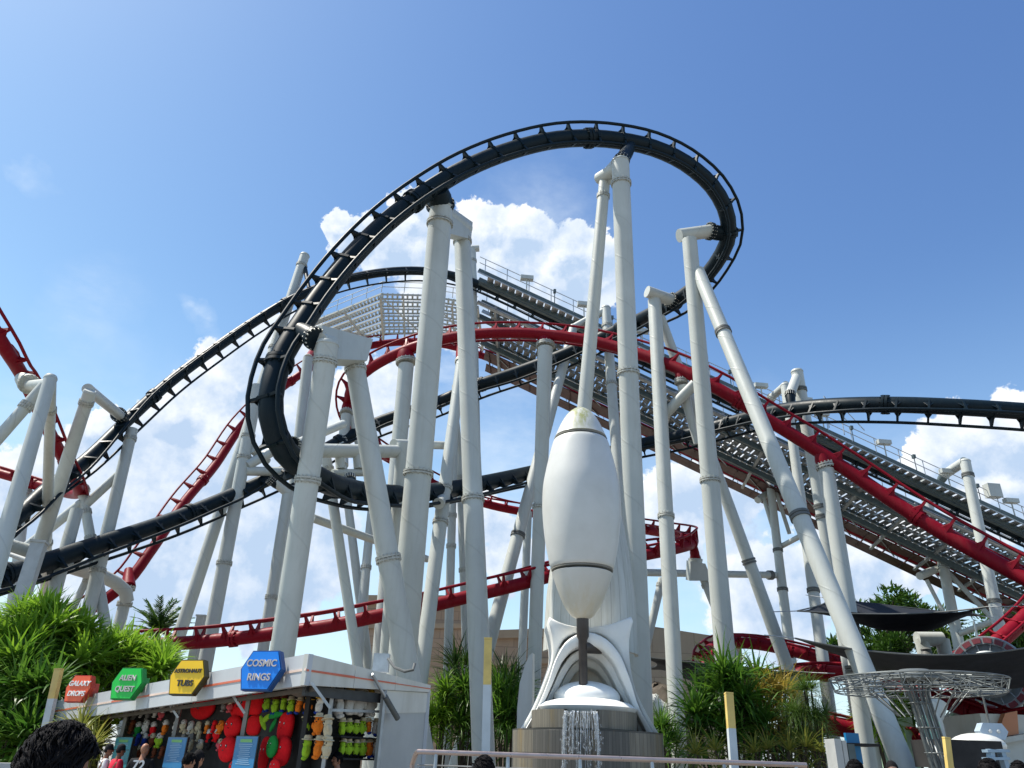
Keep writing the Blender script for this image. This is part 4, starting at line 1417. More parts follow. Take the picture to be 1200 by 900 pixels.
# ---------------------------------------------------------------- lettered hexagon signs
def text_mesh(body, size, m, origin, xdir, ydir, parent, name='lettering', ext=.012, shear=0.0, spacing=1.0):
    cu = bpy.data.curves.new(name, 'FONT')
    cu.body = body
    cu.size = size
    cu.align_x = 'CENTER'
    cu.align_y = 'CENTER'
    cu.extrude = ext
    cu.shear = shear
    cu.space_character = spacing
    cu.offset = size * .022
    tmp = bpy.data.objects.new('tmp_text', cu)
    COL.objects.link(tmp)
    dg = bpy.context.evaluated_depsgraph_get()
    me = bpy.data.meshes.new_from_object(tmp.evaluated_get(dg))
    bpy.data.objects.remove(tmp)
    bpy.data.curves.remove(cu)
    x, y = xdir.normalized(), ydir.normalized()
    z = x.cross(y).normalized()
    o0 = Vector(parent['_o'])
    for v in me.vertices:
        v.co = (origin - o0) + x * v.co.x + y * v.co.y + z * v.co.z
    me.materials.clear()
    me.materials.append(m)
    ob = bpy.data.objects.new(name, me)
    COL.objects.link(ob)
    ob.parent = parent
    ob['_o'] = tuple(o0)
    return ob


LETW = mat('white lettering', (.78, .78, .76), .5)
LETD = mat('dark lettering', (.05, .045, .035), .5)
LETG = mat('silver grey lettering', (.50, .46, .44), .45, .1)
signs = [
    (92, 807, 'orange red hexagon sign with white words at the far left of the stall', (.82, .11, .03), (.45, .03, .01), LETW, ('GALAXY', 'DROPS')),
    (149, 801, 'green hexagon sign with grey words on the stall fascia', (.01, .54, .05), (.005, .22, .03), LETG, ('ALIEN', 'QUEST')),
    (219.5, 793.5, 'yellow hexagon sign with dark words on the stall fascia', (.95, .58, .008), (.06, .045, .01), LETD, ('ASTRONAUT', 'TUBS')),
    (306, 785.5, 'blue hexagon sign with silver words near the stall corner', (.005, .22, .78), (.004, .06, .22), LETG, ('COSMIC', 'RINGS')),
]
xd = (Matrix.Rotation(radians(27), 3, 'Z') @ (-fl))
nS = xd.cross(Vector((0, 0, 1)))
if nS.y < 0:
    nS = -nS
for (px, py, lab, col, edge, lm, words_) in signs:
    c = PPL(px, py, SC_ - nF * .34, nF)
    hgt = .66 * (.93 if px < 120 else 1)
    yd = (Vector((0, 0, 1)) + nS * .10).normalized()
    zd = xd.cross(yd).normalized()
    o = thing('hexagon_sign', c, lab, 'sign', 'hexagon signs on the stall')
    mface = mat('sign face ' + words_[0].lower(), col, .35, 0, .04, 2)
    medge = mat('sign edge ' + words_[0].lower(), edge, .4, 0, .04, 2)
    hw = hgt * .60
    hexp = [(-hw, 0), (-hw * .5, -hgt / 2), (hw * .5, -hgt / 2), (hw, 0), (hw * .5, hgt / 2), (-hw * .5, hgt / 2)]
    hexp = [(-hw * 1.04, .02), (-hw * .80, -hgt / 2), (hw * .55, -hgt / 2), (hw * 1.04, .02), (hw * .72, hgt / 2), (-hw * .62, hgt / 2)]
    MB().prism([c + xd * a + yd * b for a, b in hexp], -zd * .13).build('body', medge, o)
    MB().bar(c - zd * .18, c + nF * .36 - zd * .1, .3, .3).build('bracket', medge, o)
    MB().prism([c + zd * .004 + xd * a * .93 + yd * b * .93 for a, b in hexp], zd * .012).build('face', mface, o)
    sz = .16 if len(words_[0]) < 7 else .105
    text_mesh(words_[0], sz, lm, c + zd * .024 + yd * .11, xd, yd, o, shear=.12 if px < 100 else 0)
    text_mesh(words_[1], .16, lm, c + zd * .024 - yd * .12, xd, yd, o, shear=.12 if px < 100 else 0)

# menu boards on the stall
BBLUE = mat('blue board', (.01, .16, .36), .4, 0, .05, 1)
BTXT = mat('pale board print', (.25, .42, .58), .5)
BGRN = mat('board green print', (.15, .42, .12), .5)
FRAMEB = mat('black board frame', (.012, .012, .014), .4)
for i, (x0, y0, x1, y1, lab) in enumerate(((279, 863, 304, 905, 'blue price board on the post under the blue sign'), (199, 864, 221, 900, 'blue price board under the yellow sign'),
                                           (138, 864, 157, 899, 'teal price board behind the pair in white and red shirts'))):
    p0_, n_ = SC_ + nF * .36, nF
    a, b_, c_ = PPL(x0, y0, p0_, n_), PPL(x1, y0, p0_, n_), PPL(x0, y1, p0_, n_)
    wv = Vector(((b_ - a).x, (b_ - a).y, 0))
    hv = Vector((0, 0, a.z - c_.z))
    cen = a + wv / 2 - hv / 2
    o = thing('price_board', cen, lab, 'board', 'price boards at the stall')
    MB().box(cen, wv / 2 * 1.06, nF * .02, hv / 2 * 1.04).build('frame', FRAMEB, o)
    MB().box(cen - nF * .022, wv / 2, nF * .004, hv / 2).build('panel', BBLUE if i < 2 else mat('teal board', (.01, .24, .30), .4), o)
    mb = MB()
    rnd = random.Random(i)
    for k in range(11):
        ww = rnd.uniform(.35, .7)
        mb.box(cen - nF * .03 + hv * (.28 - k * .055), wv / 2 * ww, nF * .002, hv * .008)
    mb.build('print_lines', BTXT, o)
    MB().box(cen - nF * .03 + hv * .38, wv / 2 * .55, nF * .002, hv * .045).build('heading', BGRN, o)

# ---------------------------------------------------------------- plush toys
PL = {k: mat('plush ' + k, c, .95, 0, .12, 14, spec=.15, bump=.3, bscale=60) for k, c in dict(
    red=(.72, .012, .018), pink=(.60, .10, .12), lime=(.30, .50, .03), green=(.02, .25, .05), orange=(.75, .19, .02), white=(.62, .60, .56), cream=(.55, .47, .32),
    yellow=(.72, .42, .05), brown=(.16, .045, .02), blue=(.02, .05, .30), black=(.012, .012, .013), grey=(.22, .21, .20)).items()}
EYE_ = mat('glossy black eye', (.005, .005, .005), .15)
EYW = mat('white eye glint', (.8, .8, .8), .3)


def frame_of(nrm):
    z = -nrm                     # facing out of the stall
    y = Vector((0, 0, 1))
    x = y.cross(z).normalized()
    return x, y, z


PRND = random.Random(77)


def plush(p, s, nrm, body, hat=None, belly=None, label='', group='', name='plush_toy', tall=1.15, eyes=True, legs=None):
    """little hung toy: rounded body, head, hat, arms, dot eyes in one mesh with several fabrics"""
    x, y, z = frame_of(nrm)
    tl_ = PRND.uniform(-.22, .22)
    x, y = x * cos(tl_) + y * sin(tl_), y * cos(tl_) - x * sin(tl_)
    yw_ = PRND.uniform(-.4, .4)
    x, z = x * cos(yw_) + z * sin(yw_), z * cos(yw_) - x * sin(yw_)
    p = p + x * PRND.uniform(-.08, .08) * s + y * PRND.uniform(-.12, .12) * s
    s *= PRND.uniform(.88, 1.12)
    mb_ = MB()
    cols = [PL[body], PL[hat or body], PL[belly or body], EYE_, PL[legs or body]]
    mb_.ell(p - y * s * .20, s * .46, s * .34, s * .48 * tall, (x, z, y), 14, 9, 0)
    mb_.ell(p + y * s * .34, s * .42, s * .36, s * .36, (x, z, y), 14, 9, 2)
    for sd in (-1, 1):
        mb_.ell(p + x * sd * s * .46 - y * s * .1 + z * s * .1, s * .13, s * .13, s * .26, (x, z, y), 8, 6, 0)
        mb_.ell(p + x * sd * s * .22 - y * s * .72 + z * s * .12, s * .18, s * .22, s * .15, (x, z, y), 8, 6, 4)
        if eyes:
            mb_.ell(p + x * sd * s * .16 + y * s * .40 + z * s * .34, s * .065, s * .05, s * .085, (x, z, y), 8, 6, 3)
    mb_.ell(p + y * s * .22 + z * s * .34, s * .11, s * .06, s * .05, (x, z, y), 8, 6, 3)
    if hat:
        mb_.lathe(p + y * s * .58, [(s * .5, 0), (s * .5, s * .06), (s * .34, s * .10), (s * .30, s * .34), (.001, s * .40)], axis=y, sides=14, m=1)
    return tag(mb_.build(name, cols, origin=p), label, 'plush toy', group)


pR0 = SC_ + nR * (RIN - .18)
pF0 = SC_ + nF * (DIN - .18)
GR = 'small hatted plush toys on the side shelves'
# side opening: rows on the toy wall facing right
rowR = [
    (800, [(371, 'brown', 'cream'), (380, 'brown', 'cream')], 1.0),
]
sh = MB()


def shelf(xa, ya, xb, yb, p0_, n_):
    a, b_ = PPL(xa, ya, p0_, n_), PPL(xb, yb, p0_, n_)
    b_.z = a.z
    MB().box((a + b_) / 2 + n_ * .05, (b_ - a) / 2, n_ * .16, Vector((0, 0, .015))).build('shelf', DARKW, stall)


LBL = dict(lime='lime green plush toy with a cream hat, {}', orange='orange plush toy with a cream hat, {}', white='white plush toy in a blue vest, {}', yellow='big yellow-hooded plush toy, {}')
FP = 'on the front toy wall'


def px_size(px, p):
    return px * depth(p) / FPX


# upper row, front wall from x=310 to 365 then side wall to 445
i = 0
for (x, c, h, pl) in ((313, 'lime', 'brown', 'F'), (323, 'lime', 'brown', 'F'), (332.5, 'lime', 'brown', 'F'), (341, 'lime', 'cream', 'F'), (350.5, 'orange', 'cream', 'F'), (362, 'orange', 'yellow', 'F'), (374, 'white', 'yellow', 'F')):
    p = PPL(x, 826 + (x - 313) * .01, pF0, nF)
    plush(p, px_size(11.5, p), nF, c, h, None, '{} plush toy in a {} hat, {} in the top hanging row'.format({'lime': 'lime green', 'orange': 'orange', 'white': 'white'}[c], h, ('first', 'second', 'third', 'fourth', 'fifth', 'sixth', 'seventh')[i]), 'top row of hanging plush toys', legs='blue')
    i += 1
ordn = ('first', 'second', 'third', 'fourth', 'fifth', 'sixth', 'seventh')
for i, x in enumerate((397, 409, 421, 433)):
    p = PPL(x, 823, pR0, nR)
    plush(p, px_size(17, p), nR, 'white', 'yellow' if i % 2 else 'cream', 'white', 'large white plush toy with a wide {} hood on the side wall, {} of four'.format('yellow' if i % 2 else 'cream', ordn[i]), 'large hooded plush toys on the side wall', tall=1.3)
for r, y in enumerate((851, 877)):
    for i, (x, c) in enumerate(((359, 'lime'), (373, 'orange'), (384, 'cream'))):
        p = PPL(x, y, pF0, nF)
        plush(p, px_size(15, p), nF, c, 'cream', None, '{} barrel-shaped toy with flat cream hat, {} row near the stall corner'.format({'lime': 'lime green', 'orange': 'orange', 'cream': 'cream'}[c], ('upper', 'lower')[r]), 'barrel plush toys near the stall corner', tall=1.25)
    for i, (x, c) in enumerate(((401, 'lime'), (409, 'lime'), (417, 'lime'), (425, 'lime'), (432, 'orange'), (440, 'white'))):
        p = PPL(x, y + 1, pR0, nR)
        plush(p, px_size(11, p), nR, c, 'cream', None, '{} toy with cream hat, {} row of the side wall, {} from left'.format({'lime': 'lime green', 'orange': 'orange', 'white': 'white'}[c], ('upper', 'lower')[r], ordn[i]), GR, legs='blue' if c != 'lime' else 'black')
    shelf(394, y + 12, 447, y + 12, pR0, nR)


# big red cushions with simple dot faces
def cushion(px, py, wpx, hpx, col, label, inn, flat=.45, tilt=0.0, face=True, sq=2.0):
    p = PPL(px, py, SC_ + nF * inn, nF)
    x, y, z = frame_of(nF)
    x, y = x * cos(tilt) + y * sin(tilt), y * cos(tilt) - x * sin(tilt)
    k = depth(p) / FPX
    # foreshortening of the wall towards the viewer
    fs = abs(x.normalized().dot(RV))
    a, b_ = wpx * k / 2 / max(fs, .4), hpx * k / 2
    o = thing('round_cushion', p, label, 'cushion', 'big plush cushions at the stall')
    mb_ = MB()
    nU, nV = 28, 14
    idx = []
    for iv in range(nV + 1):
        th = -pi / 2 + pi * iv / nV
        ring_ = []
        for iu in range(nU):
            ph = 2 * pi * iu / nU
            e = 2.0 / sq
            cx, cy = abs(cos(ph)) ** e * (1 if cos(ph) > 0 else -1), abs(sin(ph)) ** e * (1 if sin(ph) > 0 else -1)
            ring_.append(p + x * a * cx * cos(th) ** .8 + y * b_ * cy * cos(th) ** .8 + z * min(a, b_) * flat * sin(th))
        idx.append(mb_.add(ring_))
    for iv in range(nV):
        for iu in range(nU):
            i2 = (iu + 1) % nU
            mb_.face((idx[iv] + iu, idx[iv] + i2, idx[iv + 1] + i2, idx[iv + 1] + iu), None, 0, True)
    mb_.build('cushion_body', PL[col], o)
    if face:
        for sd in (-.42, .38):
            q = p + x * a * sd * .8 + y * b_ * .22 + z * min(a, b_) * flat * .88
            ey = MB().ell(q, a * .10, a * .05, b_ * .16, (x, z, y), 12, 8).build('eye', EYE_, o)
            MB().ell(q + z * a * .04 + y * b_ * .06 - x * a * .02, a * .035, a * .03, b_ * .05, (x, z, y), 8, 6).build('glint', EYW, ey)
        MB().tube([p - x * a * .10 - y * b_ * .06 + z * min(a, b_) * flat * .98, p - y * b_ * .12 + z * min(a, b_) * flat * .98, p + x * a * .10 - y * b_ * .06 + z * min(a, b_) * flat * .98], a * .025, 6).build('mouth', EYE_, o)
    return o


cushion(238, 829, 41, 27, 'red', 'wide oval red cushion with two dark eyes under the yellow sign', .95)
cushion(284, 827, 34, 27, 'red', 'red square cushion at the top behind the stall strut', .95, sq=3.2)
cushion(301, 824, 22, 26, 'red', 'plain red square cushion beside the lime toys', 1.0, sq=4, face=False)
cushion(273, 852, 26, 25, 'red', 'round red cushion in the middle of the red column of cushions', .85)
cushion(298, 850, 22, 22, 'red', 'plain red cushion behind the post under the blue sign', .98, face=False, sq=3)
cushion(267, 878, 27, 28, 'red', 'round red cushion lowest at the left with one big eye showing', .75)
cushion(335, 852, 20, 32, 'red', 'tall red cushion leaning at the right of the green leaves', .85, sq=3.2, tilt=-.1)
cushion(331, 880, 22, 32, 'red', 'tall red cushion low beside the dark green round toy', .75, sq=2.6, tilt=-.1)
cushion(310, 884, 14, 38, 'red', 'narrow red cushion right of the blue price board', .85, sq=3)
cushion(319, 875, 15, 24, 'green', 'dark green round cushion between the red ones', .6)
cushion(275, 898, 18, 14, 'red', 'red cushion at the bottom edge by the post', .7)
cushion(322, 898, 16, 16, 'red', 'small red cushion at the bottom edge under the green one', .55)
# felt leaves over the cushions
for i, (x, y, wd, tl, cc) in enumerate(((322, 838, 26, .1, 'green'), (308, 847, 18, -.7, 'lime'), (320, 850, 14, .9, 'green'), (312, 842, 16, .4, 'lime'))):
    p = PPL(x, y, SC_ + nF * .8, nF)
    X, Y_, Z = frame_of(nF)
    X, Y_ = X * cos(tl) + Y_ * sin(tl), Y_ * cos(tl) - X * sin(tl)
    mb = MB().ell(p, wd * depth(p) / FPX / 2 * 1.3, .03, .06, (X, Z, Y_), 14, 8)
    tag(mb.build('felt_leaf', PL[cc], origin=p), ('big dark green felt leaf above the red cushions', 'lime felt leaf pointing down between the cushions', 'short dark green felt leaf beside the tall red cushion', 'lime felt leaf beside the red square cushion')[i], 'felt leaf', 'felt leaves among the cushions')
# far-left part of the wall: spotted, brown, orange and green toys
rnd = random.Random(3)
k = 0
names_ = {'white': 'white', 'grey': 'grey', 'brown': 'brown', 'orange': 'orange', 'green': 'green', 'black': 'black', 'red': 'red', 'cream': 'cream', 'lime': 'lime green', 'pink': 'pink', 'blue': 'dark blue', 'yellow': 'yellow'}
for (y, xs, cl, sz, txt) in (
        (826, (156, 163, 170, 177, 184, 191), ('white', 'grey', 'white', 'white', 'grey', 'white'), 8.5, 'top shelf behind the green sign'),
        (835, (158, 166, 174, 182, 190), ('grey', 'white', 'grey', 'white', 'pink'), 8, 'second shelf behind the green sign'),
        (826, (204, 211, 263, 270), ('white', 'cream', 'grey', 'pink'), 9, 'shelf beside the wide oval cushion'),
        (851, (206, 215, 224, 233, 243, 251, 259), ('white', 'cream', 'white', 'cream', 'orange', 'red', 'orange'), 9.5, 'shelf below the wide oval cushion'),
        (862, (216, 225, 233, 245, 254), ('grey', 'grey', 'cream', 'red', 'red'), 9, 'lower shelf beside the second price board'),
        (872, (224, 235, 246, 258), ('cream', 'cream', 'black', 'pink'), 9, 'bottom shelf beside the second price board'),
        (852, (147, 155, 163, 171, 180, 194), ('orange', 'brown', 'green', 'white', 'red', 'orange'), 10, 'shelf above the pair in white and red shirts'),
        (866, (162, 170, 179, 187), ('blue', 'blue', 'brown', 'lime'), 10, 'lower shelf behind the man in the black shirt'),
        (880, (164, 172, 181, 190), ('brown', 'orange', 'brown', 'brown'), 9, 'bottom shelf behind the man in the black shirt')):
    for i, (x, c) in enumerate(zip(xs, cl)):
        p = PPL(x, y, pF0, nF)
        if (p - SC_).dot(fl) > LF - 3.3:
            continue
        plush(p, px_size(sz, p), nF, c, None, rnd.choice(('white', 'cream', c)), 'small {} toy, {} on the {}'.format(names_[c], ordn[i], txt), 'small plush toys on the front shelves', tall=1.0)
for i, (x, y, c, b2, sz, lab) in enumerate((
        (104, 834, 'black', 'white', 13, 'black and white plush toy hanging at the left end of the stall'), (107, 843, 'orange', 'red', 14, 'orange plush toy hanging beside the black and white one'),
        (119, 838, 'green', 'lime', 16, 'green plush toy hanging in the left opening'), (127, 846, 'brown', 'cream', 15, 'brown plush dog hanging low in the left opening'),
        (131, 832, 'red', 'green', 13, 'red plush toy hanging under the stall strut at left'), (139, 838, 'lime', 'red', 15, 'lime plush toy with a red belly at the left post'))):
    p = PPL(x, y, SC_ + nF * .7, nF)
    plush(p, px_size(sz, p), nF, c, None, b2, lab, 'plush toys hanging at the left end of the stall', tall=1.1)


# ---------------------------------------------------------------- people
SKIN = {k: mat('skin ' + k, c, .5, 0, .06, 6, spec=.35) for k, c in dict(tan=(.36, .17, .10), brown=(.22, .10, .06), pale=(.52, .30, .21)).items()}
HAIR = mat('black hair', (.010, .009, .010), .75, 0, .3, 30, spec=.10, bump=.5, bscale=120)
CLOTH = {k: mat('cloth ' + k, c, .85, 0, .08, 5, spec=.2) for k, c in dict(white=(.70, .70, .70), red=(.60, .02, .05), black=(.014, .014, .016), navy=(.03, .04, .09), khaki=(.28, .23, .16), blue=(.12, .20, .38), grey=(.25, .25, .26), peach=(.6, .25, .18)).items()}


def skin_mesh(verts, edges, radii, root=0, sub=2):
    me = bpy.data.meshes.new('sk')
    me.from_pydata([tuple(v) for v in verts], edges, [])
    ob = bpy.data.objects.new('sk', me)
    COL.objects.link(ob)
    md = ob.modifiers.new('s', 'SKIN')
    md.use_smooth_shade = True
    for i, r in enumerate(radii):
        rr2 = r if isinstance(r, tuple) else (r, r)
        me.skin_vertices[0].data[i].radius = rr2
        me.skin_vertices[0].data[i].use_root = (i == root)
    ss = ob.modifiers.new('u', 'SUBSURF')
    ss.levels = ss.render_levels = sub
    dg = bpy.context.evaluated_depsgraph_get()
    out_ = bpy.data.meshes.new_from_object(ob.evaluated_get(dg))
    bpy.data.objects.remove(ob)
    bpy.data.meshes.remove(me)
    return out_


def person(px, py, Y, label, face=0.0, skin='tan', shirt='white', trousers='navy', hair='short', number=None, height=None, arm_up=False, turn=0.0, girth=1.0):
    top_ = P(px, py, Y)
    Ht = height or top_.z
    base_ = Vector((top_.x, top_.y, 0))
    if height:
        base_.z = 0
    R = Matrix.Rotation(face, 3, 'Z')
    k = Ht / 1.75
    g = girth

    def V(x, y, z):
        return R @ Vector((x * k, y * k, z * k))
    # local: +Y faces forward
    J = {}
    names = [('pelvis', 0, 0, .95), ('waist', 0, .0, 1.10), ('chest', 0, .01, 1.30), ('neckb', 0, -.01, 1.45), ('neck', 0, .0, 1.52), ('headc', 0, .02, 1.58)]
    vs, ed, rad = [], [], []

    def addj(n_, x, y, z, r, par=None):
        J[n_] = len(vs)
        vs.append(V(x, y, z))
        rad.append((r[0] * k, r[1] * k) if isinstance(r, tuple) else r * k)
        if par is not None:
            ed.append((J[par], J[n_]))
    addj('pelvis', 0, 0, .96, (.15 * g, .11 * g))
    addj('waist', 0, 0, 1.10, (.135 * g, .10 * g), 'pelvis')
    addj('chest', 0, .01, 1.30, (.155 * g, .11 * g), 'waist')
    addj('neckb', 0, -.01, 1.44, (.08, .07), 'chest')
    addj('neck', 0, .0, 1.50, .055, 'neckb')
    addj('skull', 0, .015, 1.58, .06, 'neck')
    for s, n_ in ((-1, 'l'), (1, 'r')):
        addj('sh' + n_, s * .17 * g, -.01, 1.40, .065, 'chest')
        if arm_up and s == 1:
            addj('el' + n_, s * .25, .10, 1.18, .043, 'sh' + n_)
            addj('wr' + n_, s * .14, .30, 1.28, .030, 'el' + n_)
            hd = Vector((-.3, .9, .35)).normalized()
        else:
            addj('el' + n_, s * .235 * g, -.02, 1.12, .043, 'sh' + n_)
            addj('wr' + n_, s * .235 * g, .06, .88, .030, 'el' + n_)
            hd = Vector((0, .15, -1)).normalized()
        wj = 'wr' + n_
        w0 = Vector({'l': (-.235 * g, .06, .88), 'r': (.235 * g, .06, .88)}[n_]) if not (arm_up and s == 1) else Vector((.14, .30, 1.28))
        pm = w0 + hd * .07
        addj('pa' + n_, pm.x, pm.y, pm.z, (.036, .018), wj)
        sidev = Vector((0, 1, 0)) if abs(hd.z) > .8 else Vector((1, 0, 0))
        sidev = (sidev - hd * sidev.dot(hd)).normalized()
        curl = hd.cross(sidev).normalized() * (-s)
        for fi, (offs, ln) in enumerate(((.027, .072), (.009, .082), (-.009, .076), (-.026, .06))):
            a_ = pm + hd * .025 + sidev * offs
            b2 = a_ + hd * ln * .55 + curl * ln * .12
            c2 = b2 + hd * ln * .35 + curl * ln * .28
            addj('f%d%sa' % (fi, n_), *a_, .0105, 'pa' + n_)
            addj('f%d%sb' % (fi, n_), *b2, .0092, 'f%d%sa' % (fi, n_))
            addj('f%d%sc' % (fi, n_), *c2, .0078, 'f%d%sb' % (fi, n_))
        ta = w0 + hd * .04 + sidev * .03
        addj('t%sa' % n_, *(ta), .0125, 'pa' + n_)
        addj('t%sb' % n_, *(ta + hd * .03 + sidev * .025 + curl * .01), .011, 't%sa' % n_)
        addj('t%sc' % n_, *(ta + hd * .055 + sidev * .03 + curl * .02), .009, 't%sb' % n_)
        addj('hip' + n_, s * .09 * g, 0, .90, .095, 'pelvis')
        addj('kn' + n_, s * .10, .02, .50, .060, 'hip' + n_)
        addj('an' + n_, s * .10, -.02, .10, .040, 'kn' + n_)
        addj('to' + n_, s * .115, .15, .035, .035, 'an' + n_)
    me = skin_mesh(vs, ed, rad)
    # head with face, joined into the same body mesh
    RT = Matrix.Rotation(turn, 3, 'Z')
    hc = V(0, .02, 1.635)

    def Hv(x, y, z):
        return hc + R @ (RT @ Vector((x * k, y * k, z * k)))
    hx, hy, hz = (R @ (RT @ Vector(a)) for a in ((1, 0, 0), (0, 1, 0), (0, 0, 1)))
    ax3 = (hx, hy, hz)
    hm = MB()
    hm.ell(Hv(0, 0, .01), .076 * k, .095 * k, .112 * k, ax3, 20, 14)
    hm.ell(Hv(0, .03, -.06), .056 * k, .060 * k, .062 * k, ax3, 16, 10)
    hm.ell(Hv(0, .100, -.012), .013 * k, .020 * k, .026 * k, ax3, 10, 8)
    hm.ell(Hv(0, .086, -.062), .024 * k, .012 * k, .009 * k, ax3, 10, 6)
    for s in (-1, 1):
        hm.ell(Hv(s * .078, -.008, -.005), .012 * k, .022 * k, .033 * k, ax3, 10, 8)
    bm = bmesh.new()
    bm.from_mesh(me)
    tmpm = hm.mesh('h', SKIN[skin])
    bm.from_mesh(tmpm)
    for f in bm.faces:
        f.smooth = True
    bm.to_mesh(me)
    bm.free()
    bpy.data.meshes.remove(tmpm)
    me.name = 'person'
    me.materials.clear()
    me.materials.append(SKIN[skin])
    ob = bpy.data.objects.new('person', me)
    COL.objects.link(ob)
    ob.location = base_
    ob['_o'] = (0.0, 0.0, 0.0)
    tag(ob, label, 'person')

    def child(name_, me_, m_):
        me_.name = name_
        me_.materials.clear()
        me_.materials.append(m_)
        for p_ in me_.polygons:
            p_.use_smooth = True
        c_ = bpy.data.objects.new(name_, me_)
        COL.objects.link(c_)
        c_.parent = ob
        return c_
    # shirt and trousers follow the body with a little ease
    sv = [V(0, 0, .90), V(0, 0, 1.10), V(0, .01, 1.30), V(0, -.01, 1.435), V(-.17 * g, -.01, 1.40), V(.17 * g, -.01, 1.40)]
    el = [V(-.225 * g, -.02, 1.20), vs[J['shr']].lerp(vs[J['elr']], .7)]
    sv += el
    child('shirt', skin_mesh(sv, [(0, 1), (1, 2), (2, 3), (2, 4), (2, 5), (4, 6), (5, 7)],
                             [((.165 * g * k), .125 * g * k), (.152 * g * k, .118 * g * k), (.172 * g * k, .128 * g * k), (.095 * k, .085 * k), .080 * k, .080 * k, .068 * k, .068 * k]), CLOTH[shirt])
    tv = [V(0, 0, .97), V(-.09 * g, 0, .88), V(.09 * g, 0, .88), V(-.10, .02, .5), V(.10, .02, .5), V(-.10, -.02, .12), V(.10, -.02, .12)]
    child('trousers', skin_mesh(tv, [(0, 1), (0, 2), (1, 3), (2, 4), (3, 5), (4, 6)], [(.155 * g * k, .12 * g * k), .108 * k, .108 * k, .078 * k, .078 * k, .062 * k, .062 * k]), CLOTH[trousers])
    sm2 = MB()
    for s in (-1, 1):
        sm2.ell(V(s * .112, .08, .035), .05 * k, .13 * k, .045 * k, (R @ Vector((1, 0, 0)), R @ Vector((0, 1, 0)), Vector((0, 0, 1))), 12, 8)
    child('shoes', sm2.mesh('shoes', CLOTH['black']), CLOTH['black'])
    em = MB()
    for s in (-1, 1):
        em.ell(Hv(s * .031, .083, .012), .013 * k, .008 * k, .007 * k, ax3, 8, 6)
    child('eyes', em.mesh('eyes', EYE_), EYE_)
    if hair in ('short', 'long', 'big'):
        hm2 = MB()
        e = .012 if hair != 'big' else .022
        nU, nV = 36, 18
        rows_ = []
        rn = random.Random(int(px))
        wob = [rn.uniform(-1, 1) for _ in range(nU)]
        for iv in range(nV + 1):
            th = pi * .62 * iv / nV
            pts_ = []
            for iu in range(nU):
                ph = 2 * pi * iu / nU
                # lower at the back and sides than over the brow
                lim = th if sin(ph) < .35 else min(th, pi * .36 + (1 - sin(ph)) * .55)
                strand = (.004 * sin(ph * 13 + iv * .7) + .004 * wob[iu] * (iv / nV)) 
                rr3 = 1 + strand * 6
                pts_.append(Hv((.076 + e) * sin(lim) * cos(ph) * rr3, (.095 + e) * sin(lim) * sin(ph) * rr3 - .006, .012 + (.112 + e) * cos(lim) * rr3))
            rows_.append(hm2.add(pts_))
        for iv in range(nV):
            for iu in range(nU):
                i2 = (iu + 1) % nU
                hm2.face((rows_[iv] + iu, rows_[iv] + i2, rows_[iv + 1] + i2, rows_[iv + 1] + iu), None, 0, True)
        if hair in ('big', 'short'):            # strands over the crown
            for q in range(1500 if hair == 'big' else 500):
                th, ph = rn.uniform(0.0, 1.85), rn.uniform(0, 2 * pi)
                if sin(ph) > .4 and th > 1.15:
                    continue
                nrm_ = Vector((sin(th) * cos(ph), sin(th) * sin(ph), cos(th)))
                p_ = Vector(((.076 + e) * nrm_.x, (.095 + e) * nrm_.y - .006, .012 + (.112 + e) * nrm_.z))
                tdir = Vector((.55 + .25 * sin(ph * 5 + th * 4), -.25 + .3 * cos(th * 9 + ph * 3), -.35)) + Vector((rn.uniform(-.12, .12), rn.uniform(-.12, .12), 0))
                tdir = (tdir - nrm_ * tdir.dot(nrm_)).normalized()
                ln = rn.uniform(.035, .07)
                hb_ = .004 + .007 * (.5 + .5 * sin(ph * 7 + th * 8))
                pth = [p_ - nrm_ * .004, p_ + tdir * ln * .35 + nrm_ * hb_, p_ + tdir * ln * .7 + nrm_ * hb_ * .8, p_ + tdir * ln - nrm_ * .004]
                hm2.tube([Hv(*a_) for a_ in pth], [.0030 * k, .0034 * k, .0028 * k, .0006], 4)
        if hair == 'long':
            hm2.ell(Hv(0, -.055, -.10), .085 * k, .05 * k, .15 * k, ax3, 16, 10)
        child('hair', hm2.mesh('hair', HAIR, angle=180), HAIR)
    if hair == 'cap':
        cm = MB()
        prof_ = [(.094, -.015), (.096, .03), (.085, .085), (.05, .118), (.001, .128)]
        cm.lathe(Hv(0, 0, .025), [(a * k, b * k) for a, b in prof_], axis=hz, sides=24)
        cm.ell(Hv(0, .12, .022), .07 * k, .07 * k, .008 * k, ax3, 16, 6)
        child('cap', cm.mesh('cap', CLOTH['black']), CLOTH['black'])
        child('hair', MB().ell(Hv(0, -.02, .0), .081 * k, .085 * k, .07 * k, ax3, 18, 10).mesh('hair', HAIR), HAIR)
    if number:
        # printed on the back of the shirt
        back = R @ Vector((0, -1, 0))
        o_ = base_ + V(0, 0, 1.33) + back * (.150 * g * k)
        ob['_o'] = tuple(base_)
        text_mesh(number, .25 * k, LETW, o_, R @ Vector((1, 0, 0)), Vector((0, 0, 1)), ob, 'shirt_number', ext=.012)
    return ob


